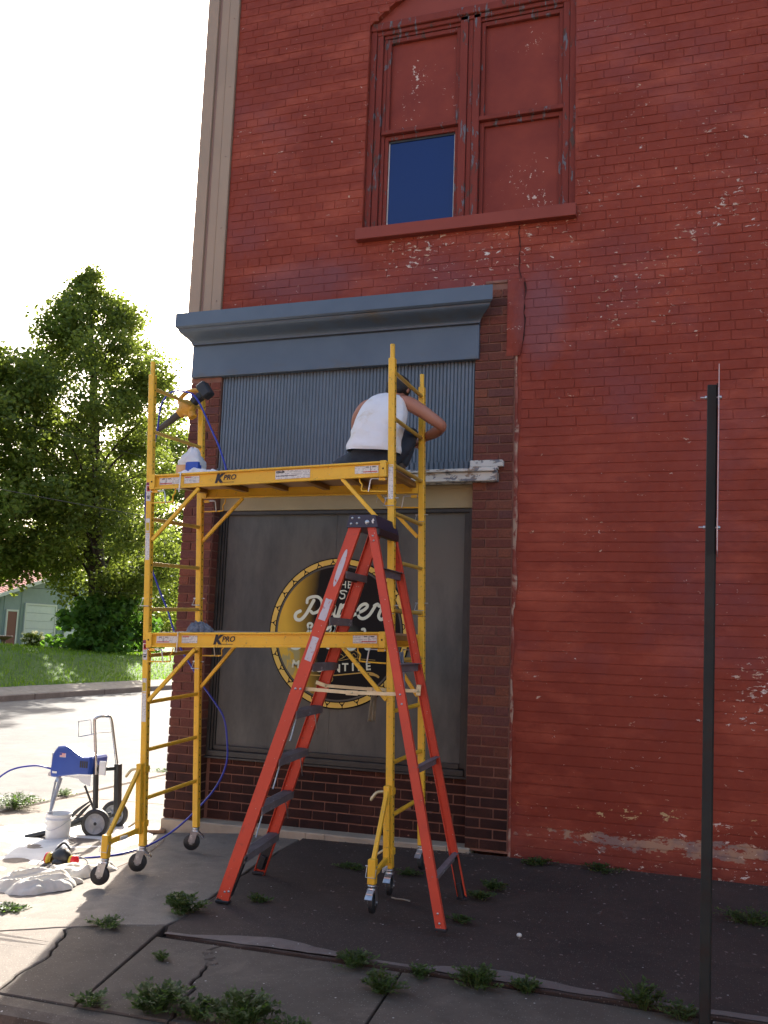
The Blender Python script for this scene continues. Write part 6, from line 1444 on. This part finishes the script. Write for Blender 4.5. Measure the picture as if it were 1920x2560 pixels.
tree((-24.5, 19.0, .9), 'dense dark tree cut off by the left picture edge', 10.8, [(2.6, 1.8), (4, 3.0), (6, 3.6), (7.8, 3.4), (9.4, 2.5), (10.3, 1.5), (10.8, .4)], 'leaf', 1.3, .18, 9, group='trees across the street', lean=lambda z: 0, trunk_r=.32, nl=30, clump=.9)
tree((-32.6, 42.5, .45), 'loose yellow green tree between the big tree and the brick corner', 14.5, [(1.2, 2.8), (3, 4.2), (7, 5.0), (10.5, 4.4), (13, 2.8), (14.5, .6)], 'leaf2', .95, .23, 14, group='trees across the street', lean=lambda z: 0, trunk_r=.3, nl=30, clump=1.05)
tree((-52, 62, .5), 'far dark tree filling the gap beside the garage, right of the big trunk', 14, [(1, 4), (3, 6), (7, 6.5), (11, 4.5), (14, 1)], 'leaf', .9, .34, 21, group='trees across the street', lean=lambda z: 0, trunk_r=.4, nl=26, clump=1.9)
tree((-60, 46, .5), 'far dark tree rising behind the red roof of the garage', 16, [(2, 5), (5, 7), (9, 7), (13, 5), (16, 1)], 'leaf', .9, .34, 27, group='trees across the street', lean=lambda z: 0, trunk_r=.4, nl=26, clump=2.0)
tree((-58, 84, .5), 'hazy far tree low behind the trunk at the corner of the building', 12, [(1, 5), (3, 7), (7, 7), (12, 1)], 'leaf', .8, .4, 33, group='trees across the street', lean=lambda z: 0, trunk_r=.4, nl=22, clump=2.2)
def bush(name, base, label, rx, h, mat, n_, size, seed, cat='bush', leafr=.32, gap=None):
    T_ = empty(name, base, label, cat); g = random.Random(seed); cents = []; rads = []; cnt = []
    for i in range(n_):
        a = g.uniform(0, 6.283); u = g.random()**.5; zz = g.random(); rr_ = rx*u*(1-.55*zz**2)
        cents.append(Vector(base) + LAT*math.cos(a)*rr_ + LOS*math.sin(a)*rr_*.7 + Vector((0, 0, h*(.08+.9*zz)))); rads.append(leafr*(.6+.7*g.random())); cnt.append(46)
    part('stem', 'bark', T_, lambda m_: [m_.tube([Vector(base) + Vector((0, 0, -.05)), Vector(base).lerp(c, .5) + Vector((0, 0, .1)), c], [.03, .02, .01], 5, 0, False) for c in cents[:26]] and None)
    leaves('foliage', mat, cents, rads, cnt, size, T_, seed=seed); return T_
bush('leafy_bush', (-21.3, 22.6, .72), 'large leafed green bush wrapped around the foot of the big tree', 2.0, 2.1, 'leaf3', 120, .24, 5, leafr=.42)
bush('leafy_bush', (-24.5, 28.6, .45), 'low dark green shrub right of the bush at the tree foot, behind the scaffold posts', 1.6, 1.8, 'leaf3', 60, .20, 6, leafr=.4)
hy = bush('hydrangea', (-33, 32.7, zl(-33, 32.7)), 'round bush with cream flower heads on the lawn before the white garage door', .62, .85, 'leaf2', 46, .12, 7, 'flowering bush', .2)
gg = random.Random(4)
leaves('flower_heads', 'petal', [Vector((-33, 32.7, zl(-33, 32.7))) + LAT*gg.uniform(-.55, .55) - LOS*gg.uniform(-.1, .45) + Vector((0, 0, gg.uniform(.45, 1.0))) for _ in range(26)], [.09]*26, [40]*26, .06, hy, seed=8)
# overhead wires
def wire_(p, q, r_, mat, label):
    p, q = Vector(p), Vector(q); m_ = MB(); m_.tube([p.lerp(q, t) - Vector((0, 0, 1.2*4*t*(1-t))) for t in [k/24 for k in range(25)]], r_, 6); tag(m_.build('overhead_wire', mat, org=p), label, 'cable', 'overhead wires')
wire_((-14, -16, 4.60), (-14, 46, 7.25), .007, 'wire', 'thick pale overhead wire crossing low in front of the tree crowns')
wire_((-14, -16, 6.0), (-14, 46, 9.0), .0035, 'wire', 'thin overhead wire higher up across the middle of the big tree')
wire_((-16, -10, 2.6), (-18, 60, 6.0), .005, 'wiredark', 'thin dark wire just right of the left scaffold post, low before the trees')
# grass on the bank
g = np.random.default_rng(3); N = 26000
yy = g.uniform(5, 33, N); xx = -17.45 - (g.random(N)**1.3)*9.0
def blades(name, X_, Y_, Z_, h, w_, mat, seed, parent=None, org=None, lean_=.5):
    g = np.random.default_rng(seed); n_ = len(X_); a = g.uniform(0, 2*np.pi, n_); hh = h*(.5+g.random(n_)); ln = lean_*hh*g.random(n_); b_ = g.uniform(0, 2*np.pi, n_)
    dx, dy = np.cos(a)*w_/2, np.sin(a)*w_/2; lx, ly = np.cos(b_)*ln, np.sin(b_)*ln
    v = np.stack([np.stack([X_-dx, Y_-dy, Z_], 1), np.stack([X_+dx, Y_+dy, Z_], 1), np.stack([X_+lx*.4+dx*.7, Y_+ly*.4+dy*.7, Z_+hh*.55], 1), np.stack([X_+lx*.4-dx*.7, Y_+ly*.4-dy*.7, Z_+hh*.55], 1), np.stack([X_+lx, Y_+ly, Z_+hh], 1)], 1).reshape(-1, 3)
    o3 = ORG[parent.name] if parent is not None else Vector(org or (0, 0, 0)); v = v - np.array(o3)
    me = bpy.data.meshes.new(name); me.vertices.add(len(v)); me.vertices.foreach_set('co', v.astype(np.float32).ravel()); k = np.arange(n_)*5
    idx = np.stack([k, k+1, k+2, k, k+2, k+3, k+3, k+2, k+4], 1).ravel(); nf = n_*3
    me.loops.add(len(idx)); me.loops.foreach_set('vertex_index', idx.astype(np.int32)); me.polygons.add(nf)
    me.polygons.foreach_set('loop_start', (np.arange(nf)*3).astype(np.int32)); me.polygons.foreach_set('loop_total', np.full(nf, 3, np.int32)); me.materials.append(MT[mat]); me.update(calc_edges=True)
    return link(name, me, parent, o3)
zz = np.array([zl(x, y) for x, y in zip(xx, yy)])
tag(blades('lawn_grass', xx, yy, zz, .085, .022, 'grass', 5), kind='stuff')

# ================================================================ WEEDS AND LITTER ON THE WALK
def weed(x, y, r_, h, n_, seed, label, z=None, stemmy=True):
    """a clump of ferny stems with small leaves"""
    z = zg(x) if z is None else z; T_ = empty('weed', (x, y, z), label, 'weed', 'weeds growing in the walk'); g = random.Random(seed); m_ = MB(); cents = []; 
    Lv = []; Lf = []
    n_ = int(n_*.62)+4
    for i in range(n_):
        a = g.uniform(0, 6.283); rr_ = r_*g.random()**.6*(.6+.8*g.random()); bx, by = x + .45*rr_*math.cos(a)*g.random(), y + .3*rr_*math.sin(a)
        hh = h*g.uniform(.45, 1.1)*(1-.4*rr_/r_); tip = Vector((x + rr_*math.cos(a), y + rr_*.7*math.sin(a), z + hh)); b0 = Vector((bx, by, z)); mid = b0.lerp(tip, .5) + Vector((0, 0, hh*.22))
        st_ = spline([b0, mid, tip], 4); 
        for k in range(len(st_)-1):
            p, q = st_[k], st_[k+1]; s = Vector((-math.sin(a), math.cos(a), 0))*.0016
            o = len(Lv); Lv += [p-s, p+s, q+s, q-s]; Lf.append((o, o+1, o+2, o+3))
        for k in range(2, 9):
            p = st_[min(k, len(st_)-1)]
            for sg in (-1, 1):
                L = (.016 + .016*g.random())*(1.2 if h > .1 else .9); d = Vector((math.cos(a + sg*g.uniform(.6, 1.5)), math.sin(a + sg*g.uniform(.6, 1.5)), g.uniform(-.2, .8))).normalized(); w_ = d.cross(Vector((g.uniform(-.5, .5), g.uniform(-.5, .5), 1))).normalized()*L*.27
                o = len(Lv); Lv += [p, p + d*L*.5 + w_, p + d*L, p + d*L*.5 - w_]; Lf.append((o, o+1, o+2, o+3))
    for i in range(int(n_*.8)):
        a = g.uniform(0, 6.283); rr_ = r_*g.random()*.9; bx, by = x + rr_*.6*math.cos(a), y + rr_*.4*math.sin(a); hh = h*g.uniform(.4, 1.15); s = Vector((-math.sin(a), math.cos(a), 0))*.0022
        b0 = Vector((bx, by, z)); t1 = b0 + Vector((math.cos(a)*hh*.3, math.sin(a)*hh*.3, hh*.6)); t2 = b0 + Vector((math.cos(a)*hh*.8, math.sin(a)*hh*.8, hh*.95)); o = len(Lv); Lv += [b0-s, b0+s, t1+s*.8, t1-s*.8, t2]; Lf += [(o, o+1, o+2, o+3), (o+3, o+2, o+4)]
    m_.add(Lv, Lf); m_.build('foliage', 'weed', T_, fix=False); return T_
W_ = [(-2.93, -2.22, .15, .12, 85, 'bushy green weed against the left foot of the stepladder'), (-3.17, -2.62, .11, .06, 40, 'small low weed in the sidewalk crack left of the ladder foot'),
      (-2.62, -1.86, .08, .06, 24, 'weed growing behind the near left ladder leg'), (-2.40, -0.82, .12, .04, 26, 'thin row of weed sprouts near the foundation behind the ladder'),
      (-1.66, -2.70, .13, .08, 55, 'feathery weed on the dark slab seam, left one of three'), (-1.32, -2.72, .09, .06, 30, 'small feathery weed on the dark slab seam, middle one of three'),
      (-1.03, -2.72, .13, .10, 80, 'big bushy weed on the seam of the dark slab, rightmost and largest of three'), (-0.80, -2.70, .09, .07, 40, 'yellowish weed tuft just right of the big bushy one on the seam'),
      (-1.42, -2.98, .10, .10, 60, 'upright weed in the joint between pale slabs, bottom centre'), (-1.33, -.95, .10, .06, 50, 'small weed on the dark slab right of the rear ladder foot'), (-1.36, -1.22, .10, .05, 40, 'dark weed tuft beside the rear right ladder foot'),
      (-1.97, -.82, .10, .035, 30, 'flat weed patch behind the right scaffold caster'), (.27, -1.00, .22, .08, 70, 'spreading weed at the right edge of the picture near the wall'), (-1.18, -.10, .13, .05, 50, 'weed sprouts at the foot of the painted wall near the pier'), (-.72, -.08, .16, .05, 40, 'short weed growth along the foot of the red wall'),
      (-2.26, -3.55, .17, .12, 80, 'tall weed clump over the kerb at the lower left'), (-2.06, -3.58, .11, .10, 45, 'dark green weed clump over the kerb between two others'), (-1.84, -3.56, .18, .14, 110, 'largest weed clump rising at the bottom edge left of centre'), (-1.60, -3.60, .11, .08, 40, 'low weed clump at the bottom edge, right of the largest'),
      (-2.58, -3.60, .10, .06, 26, 'small weed at the left end of the kerb growth'), (-.28, -2.66, .12, .13, 30, 'stemmy weed left of the sign post at the bottom right'), (-.10, -2.72, .09, .08, 22, 'weed against the foot of the sign post'), (-3.96, -2.52, .12, .03, 50, 'flat yellow green weed beside the canvas roll'),
      (-2.60, -2.98, .06, .04, 14, 'tiny sprout in the pale slab left of the cracked joint'), (-1.20, -3.60, .12, .06, 30, 'sparse sprout at the bottom edge below the pale slabs'), (-.9, -3.56, .12, .06, 30, 'sparse weed at the bottom edge toward the right'), (-1.36, -1.75, .07, .04, 20, 'small weed on the dark slab near the right ladder foot'),
      (-6.35, .35, .30, .16, 130, 'sunlit grass tuft on the kerb at the left edge, beside the road'), (-6.38, 1.15, .14, .08, 40, 'small sunlit weed on the kerb left of the sprayer'), (-6.40, 3.2, .25, .05, 40, 'thin sunlit weeds along the kerb by the brick corner')]
for i, (x, y, r_, h, n_, lb) in enumerate(W_): weed(x, y, r_, h, n_, 40+i, lb)
st = MB(); c = Vector((-.98, -1.93, zg(-.98)+.024)); ell(st, c, (.017, .013, .011), 12, 8, jit=.5, seed=2); tag(st.build('pebble', 'flesh', org=c), 'single white pebble lying on the dark slab right of the ladder', 'stone')
lf = MB(); lf.tube(spline([(-1.86, -1.52, .022), (-1.82, -1.55, .026), (-1.78, -1.53, .022), (-1.73, -1.56, .026)], 4), .005, 5); tag(lf.build('dry_twig', 'dirtstrip', org=(-1.8, -1.5, .02)), 'pale dry twig on the dark slab beside the front right caster', 'twig')
db = MB(); r2 = random.Random(8)
for i in range(520):
    x = r2.uniform(-2.8, .7); y = r2.uniform(-2.6, -.1)
    if r2.random() < .3: y = -.05 - .25*r2.random()**2
    s = r2.uniform(.003, .009); z = zg(x)+.019; a = r2.uniform(0, 3.1); P = [(x + s*k*math.cos(a+q), y + s*k*math.sin(a+q), z + dz) for q, k, dz in ((0, 1.6, 0), (1.6, .6, 0), (3.1, 1.4, 0), (4.7, .7, 0))] + [(x, y, z+s*.5)]
    db.add(P, [(0, 1, 4), (1, 2, 4), (2, 3, 4), (3, 0, 4)])
tag(db.build('paint_flakes', 'wornedge'), kind='stuff')
# ================================================================ UNSEEN ROW BEHIND THE VIEWER, ADDED FOR WARM BOUNCE LIGHT
def facade(x0, x1, h, mat, label, seed):
    F_ = empty('added_row_building', ((x0+x1)/2, -20, -.2), label, 'building'); yf = -19.5
    part('wall', mat, F_, lambda m_: (m_.box((x0+.05, yf-12, -.4), (x1-.05, yf, h)), m_.box((x0, yf, h-.5), (x1, yf+.25, h+.1))))
    n_ = int((x1-x0)/2.4)
    for k in range(n_):
        xc = x0 + (k+.5)*(x1-x0)/n_
        for z0, z1 in ((0.5, 2.7), (4.1, 5.9)):
            if z1 < h-.5: 
                fr0 = part('window', 'trim', F_, lambda m_: m_.box((xc-.6, yf+.002, z0), (xc+.6, yf+.06, z1)))
                part('pane', 'glasssky', fr0, lambda m_: m_.box((xc-.5, yf+.05, z0+.1), (xc+.5, yf+.075, z1-.1)))
facade(-26, -9, 5.6, 'mortar', 'low brown brick building across the street, unseen, added for warm bounce light', 1)
facade(-9, 4, 6.6, 'rowbrick', 'two storey orange brick building across the street, unseen, added for warm bounce light', 2)
facade(4, 20, 6.0, 'rowcream', 'cream rendered building across the street, unseen, added for warm bounce light', 3)
